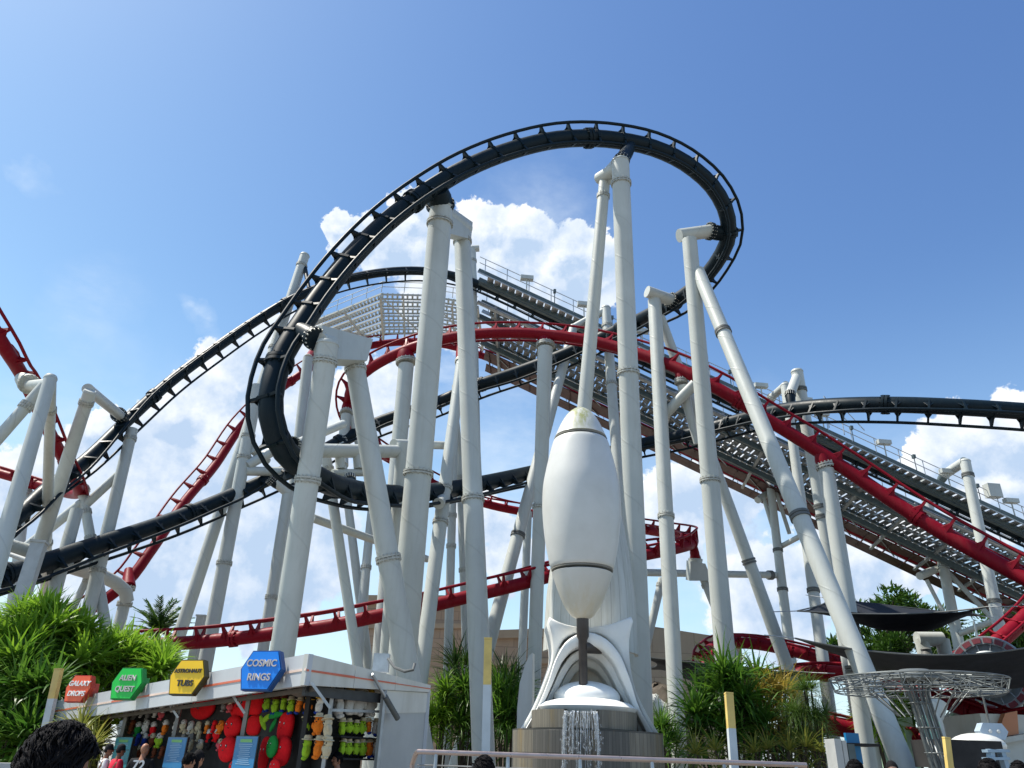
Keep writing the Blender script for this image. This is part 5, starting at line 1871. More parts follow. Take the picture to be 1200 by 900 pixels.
person(72, 861, 2.6, 'nearest person at lower left with thick wavy black hair, seen from behind', face=-.25, skin='brown', shirt='grey', hair='big', turn=-.45)
person(128, 873, 18.3, 'person in a white shirt and dark cap at the stall', face=-1.0, shirt='white', hair='cap', skin='brown', turn=-.2)
person(142, 873.5, 17.9, 'person in a red shirt and black cap at the stall', face=-.75, shirt='red', hair='cap', skin='brown')
person(171, 871.5, 17.0, 'bald person in a black shirt with the number 72 on the back', face=.12, shirt='black', hair='bald', number='72', skin='tan', girth=1.15, turn=-.4)
person(233, 880, 12.4, 'person in dark clothes leaning to the counter below the second price board', face=-.5, shirt='black', hair='long', skin='tan', arm_up=True)
person(222, 884, 12.2, 'person in a white top below the second price board', face=-.7, shirt='white', hair='short', skin='tan', arm_up=True)
person(397, 883, 15.2, 'person in a pale blue shirt inside the stall beside the lime toys', face=2.2, shirt='blue', hair='short', skin='tan', trousers='khaki')
person(566, 889.5, 6.6, 'person with short black hair seen just above the bottom edge by the railing', face=.1, shirt='navy', hair='short', skin='tan', turn=.2)
person(1001, 893, 10, 'dark-haired person at lower right below the grey kiosk', face=.3, shirt='black', hair='short', skin='tan')
person(1044, 893, 12, 'person in black behind the slanted column at the bottom right', face=2.8, shirt='black', hair='long', skin='pale')
person(1158, 892, 9, 'dark-haired person at lower right in front of the blue ladder', face=.5, shirt='navy', hair='short', skin='tan')
person(1192, 894, 11, 'person at the far right bottom corner', face=-.2, shirt='peach', hair='short', skin='pale')
# ---------------------------------------------------------------- plants
def leafmat(name, c0, c1, rough=.5, tr=.3, tip=None):
    m = bpy.data.materials.new(name)
    m.use_nodes = True
    t = NT(m.node_tree)
    b = t.n['Principled BSDF']
    o_ = t.n['Material Output']
    co = t.node('ShaderNodeTexCoord').outputs['Object']
    uv = t.node('ShaderNodeUVMap').outputs[0]
    s_ = t.node('ShaderNodeSeparateXYZ', {0: uv})
    f = t.mapr(s_.outputs[0], 0, 1)
    c = t.mix(f, c0, c1)
    c = t.mix(t.mapr(t.noise(co, 1.1, 3, .6), .35, .65, 0, .45), c, tuple(x * .55 for x in c0))
    if tip:
        c = t.mix(t.mapr(s_.outputs[1], tip[1], 1.0, 0, 1), c, tip[0])
    t.l.new(c, b.inputs['Base Color'])
    b.inputs['Roughness'].default_value = rough
    b.inputs['Specular IOR Level'].default_value = .35
    tl = t.node('ShaderNodeBsdfTranslucent', {'Color': c})
    mx = t.node('ShaderNodeMixShader', {0: tr, 1: b.outputs[0], 2: tl.outputs[0]})
    t.l.new(mx.outputs[0], o_.inputs[0])
    MATS[name] = m
    return m


GREEN = leafmat('strap leaf green', (.13, .28, .018), (.28, .46, .04), .42, .5)
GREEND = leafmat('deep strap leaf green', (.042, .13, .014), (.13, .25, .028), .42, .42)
VARIEG = leafmat('yellow striped leaf', (.16, .20, .03), (.36, .34, .07), .45, .35)
DRY = leafmat('dry yellow leaf', (.30, .23, .035), (.48, .34, .06), .6, .4)
PAPY = leafmat('fine green leaf', (.06, .13, .02), (.12, .20, .03), .5, .35)
PALM = leafmat('palm leaf green', (.025, .07, .012), (.07, .13, .02), .45, .3)
TREEL = leafmat('tree leaf green', (.025, .075, .010), (.075, .16, .018), .5, .3)
BARK = mat('brown bark', (.045, .034, .022), .85, 0, .3, 6, bump=.5, bscale=20)
SOIL = mat('dark planting soil', (.03, .024, .018), .95, 0, .3, 2)


def leaf(mb, p, d, ln, wd, droop, rnd, segs=4, fold=.0):
    d = Vector(d).normalized()
    side = d.cross(Vector((0, 0, 1)))
    if side.length < .05:
        side = Vector((1, 0, 0))
    side.normalize()
    tw = rnd.uniform(-.6, .6)
    side = (side * cos(tw) + d.cross(side) * sin(tw)).normalized()
    pts = []
    q = Vector(p)
    v = d.copy()
    col = rnd.random()
    for i in range(segs + 1):
        f = i / segs
        w_ = wd * (.55 + .45 * min(1, f * 3)) * (1 - max(0, f - .25) / .75 * .97)
        pts.append((q - side * w_ / 2, q + side * w_ / 2, f))
        q = q + v * (ln / segs)
        v = (v + Vector((0, 0, -droop / segs * (.4 + 1.4 * f)))).normalized()
    idx = mb.add([x for a in pts for x in a[:2]])
    for i in range(segs):
        a = idx + 2 * i
        mb.face((a, a + 1, a + 3, a + 2), [(col, pts[i][2]), (col, pts[i][2]), (col, pts[i + 1][2]), (col, pts[i + 1][2])], 0, True)


def rosette(mb, p, up, n, ln, wd, droop, rnd, spread=1.25, segs=4):
    up = Vector(up).normalized()
    a = up.cross(Vector((.3, .9, .1))).normalized()
    b = up.cross(a)
    for i in range(n):
        ph = i * 2.399963 + rnd.uniform(-.3, .3)
        th = spread * sqrt((i + .5) / n) * rnd.uniform(.85, 1.15)
        d = up * cos(th) + (a * cos(ph) + b * sin(ph)) * sin(th)
        leaf(mb, Vector(p) + d * .04, d, ln * rnd.uniform(.7, 1.15), wd * rnd.uniform(.75, 1.2), droop * rnd.uniform(.6, 1.3), rnd, segs)


def strap_bush(name, label, cat, heads, m, group=None, n=46, ln=.95, wd=.055, droop=1.0, seed=1, spread=1.35, ms=None):
    """heads: list of world points of the leaf heads; stems rise from a common foot"""
    rnd = random.Random(seed)
    foot = Vector((sum(h.x for h in heads) / len(heads), sum(h.y for h in heads) / len(heads), 0))
    o = thing(name, foot, label, cat, group)
    st = MB()
    fo = MB()
    for h in heads:
        g = foot.lerp(Vector((h.x, h.y, 0)), .45)
        md_ = Vector((g.x * .6 + h.x * .4, g.y * .6 + h.y * .4, h.z * .55))
        st.tube([g, md_, h], [.05, .035, .025], 6)
        rosette(fo, h, Vector((rnd.uniform(-.3, .3), rnd.uniform(-.45, .1), 1)), n, ln, wd, droop, rnd, spread)
        # skirt of older hanging leaves
        for k in range(n // 3):
            a = rnd.uniform(0, 2 * pi)
            leaf(fo, h - Vector((0, 0, rnd.uniform(.05, .6))), (cos(a), sin(a), rnd.uniform(-.3, .2)), ln * rnd.uniform(.7, 1.1), wd, droop * 2.2, rnd)
    st.build('stem', BARK, o)
    fo.build('foliage', m, o, doubles='open')
    return o


rnd = random.Random(21)
BK = 'strap leaved bushes on the left bank'


def bank(cx, cy, wpx, hpx, Y, n, seed):
    r_ = random.Random(seed)
    hs = []
    for i in range(n):
        u, v = r_.uniform(-1, 1), r_.uniform(-1, 1)
        while u * u + v * v > 1:
            u, v = r_.uniform(-1, 1), r_.uniform(-1, 1)
        hs.append(P(cx + u * wpx / 2, cy + v * hpx / 2, Y + r_.uniform(-1.2, 1.2) + (v < 0) * .8))
    return [h for h in hs if h.z > .3]


for i, (cx, cy, w_, h_, Y, n, lab) in enumerate((
        (42, 738, 56, 44, 24.5, 26, 'tallest bright green bush at the far left in front of the concrete post'),
        (2, 768, 60, 60, 23.5, 26, 'bright green bush cut by the left edge of the picture'),
        (88, 765, 60, 44, 25.0, 24, 'bright green bush right of the tallest one at left'),
        (132, 775, 56, 34, 25.5, 20, 'bright green bush behind the green hexagon sign'),
        (176, 780, 46, 24, 26.0, 16, 'low green bush beside the red track pier'),
        (30, 800, 80, 50, 22.8, 26, 'shaded green bush below the tallest bush at left'),
        (20, 848, 70, 50, 22.2, 20, 'dark low bush at the foot of the left bank'),
        (75, 845, 44, 60, 23.6, 16, 'dark bush behind the left end of the stall'))):
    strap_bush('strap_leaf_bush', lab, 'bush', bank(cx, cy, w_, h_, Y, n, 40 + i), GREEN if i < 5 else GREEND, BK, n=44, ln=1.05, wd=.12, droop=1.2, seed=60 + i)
strap_bush('variegated_bush', 'yellow green striped bush behind the nearest head at left', 'bush', bank(100, 858, 40, 24, 20.2, 9, 71), VARIEG, n=36, ln=.85, wd=.05, droop=1.3, seed=72)
strap_bush('variegated_bush', 'yellow green striped bush left of the white shirt', 'bush', bank(114, 872, 30, 16, 19.8, 6, 73), VARIEG, n=36, ln=.75, wd=.05, droop=1.3, seed=74)
mb = MB()
q0, q1 = P(-40, 893, 16), P(30, 894, 16.5)
mb.box(((q0 + q1) / 2).to_tuple()[:2] + (q0.z / 2,), (q1 - q0) / 2, (0, .25, 0), (0, 0, q0.z / 2))
tag(mb.build('planter_wall', CONC, origin=Vector(((q0.x + q1.x) / 2, q0.y, 0))), 'low pale planter wall at the bottom left corner', 'wall')

# right hand plant group behind the railing
MID = 'plants behind the railing right of the fountain'
rp = random.Random(8)
hs = [P(x, y, 24 + rp.uniform(-.8, .8)) for x, y in ((848, 790), (836, 803), (862, 800), (826, 822), (872, 822), (846, 812), (888, 800), (815, 838), (880, 845), (860, 835), (832, 850), (818, 862), (850, 860), (872, 868), (895, 850))]
strap_bush('screw_palm', 'big dark green strap-leaved bush behind the yellow tipped post', 'bush', hs, GREEND, MID, n=64, ln=1.3, wd=.095, droop=1.5, seed=81)
hs = [P(x, y, 24.8 + rp.uniform(-.6, .6)) for x, y in ((907, 808), (920, 812), (900, 818), (930, 820), (912, 828), (925, 835), (905, 845), (896, 830), (915, 815), (890, 812), (922, 850))]
strap_bush('screw_palm', 'yellowing strap-leaved bush right of the big green one', 'bush', hs, DRY, MID, n=46, ln=1.1, wd=.05, droop=1.4, seed=82)
for i, (x, y, lab) in enumerate(((945, 806, 'tall fine-leaved pompom plant nearest the round truss'), (934, 838, 'lower left fine-leaved pompom plant'), (962, 840, 'lower right fine-leaved pompom plant'), (932, 862, 'small fine-leaved tuft beneath the pompoms'))):
    hs = [P(x + rp.uniform(-7, 7), y + rp.uniform(-5, 7), 22.5) for _ in range(4 if i < 3 else 2)]
    strap_bush('pompom_plant', lab, 'plant', hs, PAPY, MID, n=100, ln=.72, wd=.016, droop=1.9, seed=90 + i, spread=1.5)
hs = [P(x, y, 22) for x, y in ((900, 878), (925, 880), (945, 876), (965, 882), (885, 882), (838, 880), (815, 884))]
strap_bush('low_strap_plant', 'low dry spiky plants along the railing', 'plant', hs, VARIEG, MID, n=40, ln=.75, wd=.045, droop=1.3, seed=97)

hs = [P(x, y, 25.6) for x, y in ((872, 852), (890, 862), (905, 870), (922, 866), (938, 872), (955, 868), (880, 874), (898, 880), (915, 880), (948, 880))]
strap_bush('strap_leaf_bush', 'dark leafy undergrowth below the yellowing bush and the pompom plants', 'bush', hs, GREEND, MID, n=60, ln=.85, wd=.085, droop=1.3, seed=99)

# palms and bushes between the columns behind the railing
BPG = 'palms and bushes behind the columns'
for i, (pts, Y, m, ln, lab) in enumerate((
        (((515, 828), (520, 815), (512, 845), (524, 840)), 37, GREEN, 1.2, 'yellow green bush between the stall and the thin columns'),
        (((548, 800), (556, 822), (543, 835), (552, 845), (540, 855)), 37, GREEND, 1.5, 'dark bush left of the twin column foot'),
        (((590, 815), (598, 840), (584, 845), (604, 825), (592, 860)), 36, GREEND, 1.6, 'dark bush right of the twin column foot'),
        (((588, 800), (600, 806)), 40, PALM, 2.2, 'palm tuft under the lower beige building'),
        (((540, 775), (528, 790)), 44, PALM, 2.0, 'palm tuft high between the thin columns'),
        (((782, 850), (776, 868), (790, 872)), 34, GREEND, 1.2, 'dark bush right of the fountain drums'),
        (((1030, 850), (1045, 842), (1020, 846)), 34, GREEN, 1.3, 'bright bush under the low red track at right'))):
    hs = [P(x + random.uniform(-8, 8), y + random.uniform(-8, 10), Y + random.uniform(-.8, .8)) for x, y in pts for _ in range(3 if i < 3 else 2)]
    hs = [h for h in hs if h.z > .4]
    strap_bush('strap_leaf_bush', lab, 'bush', hs, m, BPG, n=50, ln=ln, wd=.08, droop=1.3, seed=110 + i)
# distant palm head
rnd = random.Random(4)
ph_ = P(184, 742, 62)
o = thing('palm_tree', (ph_.x, ph_.y, 0), 'distant palm crown above the red track at left', 'palm tree')
MB().tube([(ph_.x, ph_.y, 0), (ph_.x + .2, ph_.y, ph_.z * .5), ph_], [.3, .22, .2], 12).build('trunk', BARK, o)
cr = MB()
for i in range(46):
    a, e_ = rnd.uniform(0, 2 * pi), rnd.uniform(.1, 1.35)
    d = Vector((cos(a) * cos(e_), sin(a) * cos(e_), sin(e_)))
    q, v = ph_.copy(), d.copy()
    for k in range(9):
        nx = q + v * .32
        for s in (-1, 1):
            sd = v.cross(Vector((0, 0, 1))).normalized() * s
            for z in range(2):
                leaf(cr, q.lerp(nx, z * .5), (sd * .75 + v * .9), .7 * (1 - .05 * k), .17, .5, rnd, 2)
        q = nx
        v = (v + Vector((0, 0, -.09))).normalized()
cr.build('crown', PALM, o, doubles='open')


def tree(label, cx, cy, wpx, hpx, Y, seed, trunk=True, n=3800, lsz=.30):
    rn = random.Random(seed)
    c = P(cx, cy, Y)
    k = depth(c) / FPX
    rx_, rz_ = wpx / 2 * k, hpx / 2 * k
    o = thing('broadleaf_tree', (c.x, c.y, 0), label, 'tree', 'trees at the right behind the coaster')
    tr = MB()
    tr.tube([(c.x, c.y, 0), (c.x + .2, c.y, max(.5, c.z - rz_ * .7))], [.45, .3], 12)
    lumps = []
    for i in range(16):
        a, r_, h_ = rn.uniform(0, 2 * pi), rn.uniform(.1, .85), rn.uniform(-.8, .85)
        r_ *= sqrt(max(0.05, 1 - h_ * h_))
        q = c + Vector((cos(a) * r_ * rx_, sin(a) * r_ * rx_ * .8, h_ * rz_))
        lumps.append((q, rn.uniform(.28, .45) * min(rx_, rz_ * 1.3)))
        tr.tube([(c.x + .1, c.y, max(.4, c.z - rz_ * .9)), c.lerp(q, .5) - Vector((0, 0, .3)), q], [.2, .12, .04], 7)
    tr.build('trunk', BARK, o)
    cr_ = MB()
    for i in range(n):
        q, r_ = rn.choice(lumps)
        d = Vector((rn.gauss(0, 1), rn.gauss(0, 1), rn.gauss(0, 1))).normalized()
        p = q + d * r_ * rn.uniform(.55, 1.08)
        dd = (d + Vector((rn.uniform(-.7, .7), rn.uniform(-.7, .7), rn.uniform(-.4, .6)))).normalized()
        leaf(cr_, p, dd, lsz * rn.uniform(.8, 1.7), lsz * rn.uniform(.5, .8), .6, rn, 2)
    cr_.build('crown', TREEL, o, doubles='open')


tree('bushy tree behind the upper shade sail', 1045, 738, 165, 74, 70, 1, n=6500, lsz=.42)
tree('bushy tree between the shade sails left of the white pipe frame', 1020, 768, 110, 46, 66, 2, n=3600, lsz=.40)
tree('bright tree at the right edge behind the leaning column', 1185, 748, 110, 60, 72, 3, n=4200, lsz=.42)
tree('tree behind the big round emblem', 1120, 770, 90, 44, 74, 6, n=3200, lsz=.40)
tree('tree low behind the round metal truss', 1040, 825, 110, 50, 58, 4, n=3600, lsz=.34)
tree('tree low at the right behind the red tracks', 1190, 812, 70, 60, 60, 5, n=3000, lsz=.34)
o = thing('palm_tree', P(1107, 775, 66) * 1.0, 'pale green palm beside the white pipe frame', 'palm tree')
o.location.z = 0
o['_o'] = tuple(o.location)
pt = P(1107, 745, 66)
MB().tube([(pt.x, pt.y, 0), pt], [.3, .2], 10).build('trunk', BARK, o)
cr = MB()
for i in range(5):
    rosette(cr, pt - Vector((0, 0, .8 * i)), (0, -.2, 1), 40, 2.0, .12, 2.0, rnd, 1.5)
cr.build('crown', PAPY, o, doubles='open')

# ---------------------------------------------------------------- buildings behind
STONE = mat('beige block wall', (.40, .30, .21), .8, 0, .1, .5, dirt=((.26, .2, .14), .4, .7))


def block_mat(name, c0, c1, mort, sx, sy):
    m = bpy.data.materials.new(name)
    m.use_nodes = True
    t = NT(m.node_tree)
    b = t.n['Principled BSDF']
    co = t.node('ShaderNodeTexCoord').outputs['Object']
    s_ = t.node('ShaderNodeSeparateXYZ', {0: co})
    cv = t.node('ShaderNodeCombineXYZ', {0: s_.outputs[0], 1: s_.outputs[2]}).outputs[0]
    br = t.node('ShaderNodeTexBrick', {'Vector': cv, 'Color1': c0 + (1,), 'Color2': c1 + (1,), 'Mortar': mort + (1,), 'Scale': 1.0, 'Mortar Size': .03, 'Brick Width': sx, 'Row Height': sy})
    st = t.noise(t.vmath('MULTIPLY', co, (.8, .8, .2)), 1.0, 5, .65)
    c = t.mix(t.mapr(st, .45, .75, 0, .4), br.outputs[0], tuple(x * .6 for x in c0))
    t.l.new(c, b.inputs['Base Color'])
    b.inputs['Roughness'].default_value = .85
    bp = t.node('ShaderNodeBump', {'Strength': .4, 'Distance': .03, 'Height': br.outputs['Fac']}, invert=True)
    t.l.new(bp.outputs[0], b.inputs['Normal'])
    return m


BLK = block_mat('pinkish sandstone blocks', (.44, .32, .23), (.38, .27, .19), (.27, .2, .15), 1.5, .75)
BLK2 = block_mat('large beige wall panels', (.42, .34, .25), (.38, .31, .23), (.25, .2, .15), 4.0, 2.2)


def building(label, x0, x1, ytop, Y, dp, m, cornice=True, ytop2=None):
    a, b_ = P(x0, ytop, Y), P(x1, ytop2 or ytop, Y)
    h0, h1 = a.z, b_.z
    cx = (a.x + b_.x) / 2
    o = thing('beige_building', (cx, Y, 0), label, 'building', 'beige buildings behind the coaster')
    MB().hexa([(a.x, Y, 0), (b_.x, Y, 0), (b_.x, Y + dp, 0), (a.x, Y + dp, 0), (a.x, Y, h0), (b_.x, Y, h1), (b_.x, Y + dp, h1), (a.x, Y + dp, h0)]).build('wall', m, o)
    if cornice:
        MB().hexa([(a.x - .4, Y - .45, h0 - .55), (b_.x + .4, Y - .45, h1 - .55), (b_.x + .4, Y + dp + .4, h1 - .55), (a.x - .4, Y + dp + .4, h0 - .55),
                   (a.x - .4, Y - .45, h0 + .1), (b_.x + .4, Y - .45, h1 + .1), (b_.x + .4, Y + dp + .4, h1 + .1), (a.x - .4, Y + dp + .4, h0 + .1)]).build('cornice', STONE, o)
        MB().hexa([(a.x - .2, Y - .25, h0 - 2.6), (b_.x + .2, Y - .25, h1 - 2.6), (b_.x + .2, Y - .003, h1 - 2.6), (a.x - .2, Y - .003, h0 - 2.6),
                   (a.x - .2, Y - .25, h0 - 2.2), (b_.x + .2, Y - .25, h1 - 2.2), (b_.x + .2, Y - .003, h1 - 2.2), (a.x - .2, Y - .003, h0 - 2.2)]).build('string_course', STONE, o)
    for i in range(3):
        q = a.x + (b_.x - a.x) * (i + .5) / 3
        if h0 > 7:
            wn = MB().box((q, Y - .02, h0 * .42), (.7, 0, 0), (0, .05, 0), (0, 0, 1.1)).build('window', DARKW, o)
            MB().box((q, Y - .1, h0 * .42 - 1.15), (.85, 0, 0), (0, .12, 0), (0, 0, .07)).build('sill', STONE, wn)
    return o


building('tall pinkish block building seen between the thin columns', 424, 552, 700, 66, 12, BLK)
building('lower beige block building left of the fountain', 553, 652, 742, 64, 10, BLK, True, 738)
building('beige panel building with a sloping top right of the fountain', 758, 868, 733, 74, 14, BLK2, False, 750)

# rough rock with a white band behind the plants right of the fountain
rk = P(772, 845, 38)
mb = MB()
rn = random.Random(9)
mb.ell(Vector((rk.x, rk.y, rk.z - 1)), 1.7, 1.3, 2.6, sides=22, rings=14)
mb.v = [tuple(Vector(v) + Vector((rn.uniform(-.16, .16), rn.uniform(-.16, .16), rn.uniform(-.16, .16)))) for v in mb.v]
tag(mb.build('boulder', mat('dark rock', (.12, .10, .08), .9, 0, .4, 1.5, bump=.8, bscale=6), origin=Vector((rk.x, rk.y, 0))), 'dark weathered boulder just right of the fountain', 'boulder')
o = thing('white_arch_pipe', (rk.x, rk.y - 1, 0), 'short curved white pipe beside the boulder', 'pipe')
MB().tube([P(757, 822, 36), P(765, 823, 36), P(774, 831, 36), P(779, 846, 36), P(780, 880, 36)], .36, 16).build('tube', FIB, o)
ring_mb = MB()
for q in ((765, 823), (775, 833)):
    ring(ring_mb, P(*q, 36), Vector((1, 0, -.6)), .40, .1)
ring_mb.build('collar', [FIB, BOLT], o)

# ---------------------------------------------------------------- shade sails
SAILM = mat('dark navy shade cloth', (.012, .016, .024), .75, 0, .25, .8, translucent=.18)


def sail(label, c, sag, inw=.14, n=18, es=0.0):
    p = [P(*q) for q in c]
    cen = (p[0] + p[1] + p[2] + p[3]) / 4
    mb_ = MB()
    idx = []
    for i in range(n + 1):
        for j in range(n + 1):
            u, v = i / n, j / n
            uu = u + (u - .5) * -inw * 4 * v * (1 - v)
            vv = v + (v - .5) * -inw * 4 * u * (1 - u)
            q = p[0] * (1 - uu) * (1 - vv) + p[1] * uu * (1 - vv) + p[2] * uu * vv + p[3] * (1 - uu) * vv
            wob = sin(u * 17 + v * 5) * .03 + sin(v * 13 - u * 6) * .03
            idx.append(mb_.add([q - Vector((0, 0, sag * 16 * u * (1 - u) * v * (1 - v) + wob + es * 4 * u * (1 - u) * (1 - v)))]))
    for i in range(n):
        for j in range(n):
            mb_.face((idx[i * (n + 1) + j], idx[(i + 1) * (n + 1) + j], idx[(i + 1) * (n + 1) + j + 1], idx[i * (n + 1) + j + 1]), None, 0, True)
    o = thing('shade_sail', (cen.x, cen.y, 0), label, 'shade sail', 'dark shade sails')
    # give the cloth a real thickness
    nv_ = len(mb_.v)
    fs = list(mb_.f)
    mb_.v += [(x, y, z - .012) for x, y, z in mb_.v]
    for f in fs:
        mb_.face([k_ + nv_ for k_ in reversed(f)], None, 0, True)
    mb_.build('cloth', SAILM, o, doubles='open')
    ed = MB()
    for a, b_ in ((0, 1), (1, 2), (2, 3), (3, 0)):
        pts = []
        for k_ in range(n + 1):
            f = k_ / n
            u, v = ((f, 0), (1, f), (1 - f, 1), (0, 1 - f))[a]
            uu = u + (u - .5) * -inw * 4 * v * (1 - v)
            vv = v + (v - .5) * -inw * 4 * u * (1 - u)
            q = p[0] * (1 - uu) * (1 - vv) + p[1] * uu * (1 - vv) + p[2] * uu * vv + p[3] * (1 - uu) * vv
            pts.append(q - Vector((0, 0, es * 4 * u * (1 - u) * (1 - v))))
        ed.tube(pts, .03, 6)
    ed.build('edge_cable', COLLAR, o)
    for q in p:
        MB().tube([q, q + (q - cen).normalized() * 1.6], .02, 6).build('guy_wire', GALV, o)


sail('upper dark shade sail stretched below the lift hill at right', ((934, 716, 30), (1158, 711, 28), (1150, 722, 40), (964, 700, 40)), .9, es=.2)
sail('big lower dark shade sail reaching the right edge', ((932, 748, 26), (1300, 733, 25), (1330, 786, 40), (1000, 792, 40)), 1.0, es=.6)
sail('low dark shade sail behind the plants right of the fountain', ((757, 770, 36), (948, 788, 35), (950, 792, 46), (757, 784, 46)), .9)

# ---------------------------------------------------------------- round metal truss on a bundled mast
tb = P(1090, 900, 18)
TC = P(1073, 797, 18)
mast = thing('truss_canopy', (tb.x, tb.y, 0), 'round open metal truss on a bundled tube mast at lower right', 'truss')
STL = mat('brushed steel tube', (.13, .145, .145), .55, .4, .15, 3)
foot = Vector((TC.x + .42, TC.y, 0))
mb = MB()
for k in range(10):
    a = 2 * pi * k / 10
    d = Vector((cos(a), sin(a), 0))
    mb.tube([foot + d * .2, Vector((TC.x, TC.y, TC.z - .3)) + d * .2, Vector((TC.x, TC.y, TC.z)) + d * .3], .026, 8)
mb.build('mast_tube', STL, mast)
for z in (.5, 1.0, 1.5, 2.0, 2.5, 3.0):
    c = foot.lerp(Vector((TC.x, TC.y, TC.z - .5)), z / (TC.z - .5))
    MB().tube([c + Vector((cos(2 * pi * k / 24), sin(2 * pi * k / 24), 0)) * .23 for k in range(25)], .013, 6, caps=False).build('mast_hoop', STL, mast)
RRT = 95 * depth(TC) / FPX
for r_, dz, nm in ((RRT, 0, 'outer_ring'), (RRT * .82, .05, 'ring'), (RRT * .6, .02, 'ring'), (RRT * .36, 0, 'ring'), (RRT * .95, -.25, 'ring'), (RRT * .55, -.3, 'ring')):
    MB().tube([TC + Vector((cos(2 * pi * k / 48) * r_, sin(2 * pi * k / 48) * r_, dz)) for k in range(49)], .013, 8, caps=False).build(nm, STL, mast)
mb, mb2 = MB(), MB()
for k in range(20):
    a = 2 * pi * k / 20
    d = Vector((cos(a), sin(a), 0))
    mb.tube([TC + d * .3 + Vector((0, 0, .1)), TC + d * RRT], .014, 6)
    mb.tube([TC + d * .5 - Vector((0, 0, .75)), TC + d * RRT * .55 - Vector((0, 0, .25)), TC + d * RRT * .95 - Vector((0, 0, .25)), TC + d * RRT], .013, 6)
    a2 = a + 2 * pi / 20
    d2 = Vector((cos(a2), sin(a2), 0))
    mb2.tube([TC + d * RRT, TC + d2 * RRT * .95 - Vector((0, 0, .25)), TC + d2 * RRT * .6, TC + d * RRT * .55 - Vector((0, 0, .25))], .010, 6)
    mb2.tube([TC + d * RRT * .82, TC + d2 * RRT], .009, 6)
mb.build('spoke', STL, mast)
mb2.build('lattice', STL, mast)
MB().lathe(TC + Vector((0, 0, .02)), [(.5, 0), (.5, .08), (.3, .2), (.01, .22)], sides=20).build('hub_cap', STL, mast)

# ---------------------------------------------------------------- round emblem, pipes, booths at lower right
ec = P(1160, 790, 42)
er = 42 * depth(ec) / FPX
en = Vector((-.72, -.69, .05)).normalized()
EMG = mat('silver grey emblem', (.30, .33, .34), .4, .3, .1, 3)
EMR = mat('maroon emblem panel', (.16, .03, .04), .45, 0, .15, 2)
em = thing('round_emblem', (ec.x, ec.y, ec.z - er), 'big round grey emblem wheel ringed with maroon panels at right', 'emblem')
MB().lathe(ec, [(er * .80, -.10), (er, -.10), (er * 1.02, 0), (er, .10), (er * .80, .06), (er * .80, -.10)], axis=en, sides=56).build('rim', EMG, em)
MB().lathe(ec, [(.01, .0), (er * .60, .0), (er * .62, .05), (er * .56, .14), (er * .44, .10), (er * .40, .2), (er * .22, .22), (er * .18, .10), (.01, .1)], axis=en, sides=48).build('hub', EMG, em)
ex = en.cross(Vector((0, 0, 1))).normalized()
ey_ = ex.cross(en).normalized()
for k in range(20):
    a0, a1 = 2 * pi * (k + .12) / 20, 2 * pi * (k + .88) / 20
    pts = [ec + en * .075 + (ex * cos(a) + ey_ * sin(a)) * er * r_ for a, r_ in ((a0, .83), ((a0 + a1) / 2, .83), (a1, .83), (a1, .965), ((a0 + a1) / 2, .97), (a0, .965))]
    MB().prism(pts, en * .05).build('panel', EMR, em)
for k in range(14):
    a = 2 * pi * k / 14
    d = ex * cos(a) + ey_ * sin(a)
    MB().tube([ec + d * er * .6, ec + d * er * .82], .03, 6).build('spoke', EMG, em)
MB().tube([ec + Vector((0, .3, er)), ec + Vector((0, .3, er + .9))], .05, 8).build('hanger', EMG, em)
MB().tube([ec + Vector((.1, .4, -er)), Vector((ec.x + .1, ec.y + .4, 0))], .09, 10).build('leg', EMG, em)
hb = P(1165, 857, 24)
hs_ = thing('hanging_sign', hb, 'small grey blue six-sided sign box below the round emblem', 'sign')
MB().prism([hb + Vector((x, 0, z)) for x, z in ((-.42, 0), (-.28, -.22), (.28, -.22), (.42, 0), (.28, .22), (-.28, .22))], Vector((0, .3, 0))).build('body', mat('grey blue sign paint', (.36, .44, .52), .45), hs_)
for s in (-.12, .12):
    MB().lathe(hb + Vector((s, -.01, .0)), [(.05, 0), (.05, .02), (.03, .03), (.001, .03)], axis=Vector((0, -1, 0)), sides=16).build('lamp_disc', FIB, hs_)
MB().tube([hb + Vector((0, .15, .2)), hb + Vector((0, .15, 1.0))], .03, 8).build('hanger', COLLAR, hs_)
# white inverted U pipe frame
o = thing('pipe_frame', P(1095, 790, 40) * 1.0, 'white square pipe frame between the shade sails', 'frame')
o.location.z = 0
o['_o'] = tuple(o.location)
a, b_ = P(1080, 749, 40), P(1104, 749, 40)
MB().tube([a + Vector((-.25, 0, 0)), b_], .36, 16).build('top_pipe', WHITE2, o)
for q in (a, b_):
    MB().tube([Vector((q.x, q.y, 0)), q], .34, 16).build('leg', WHITE2, o)
mc = P(1086, 766, 39.6)
MB().lathe(mc, [(.25, -.3), (.32, -.1), (.22, .1), (.26, .2), (.15, .3)], sides=18).build('motor', COLLAR, o)
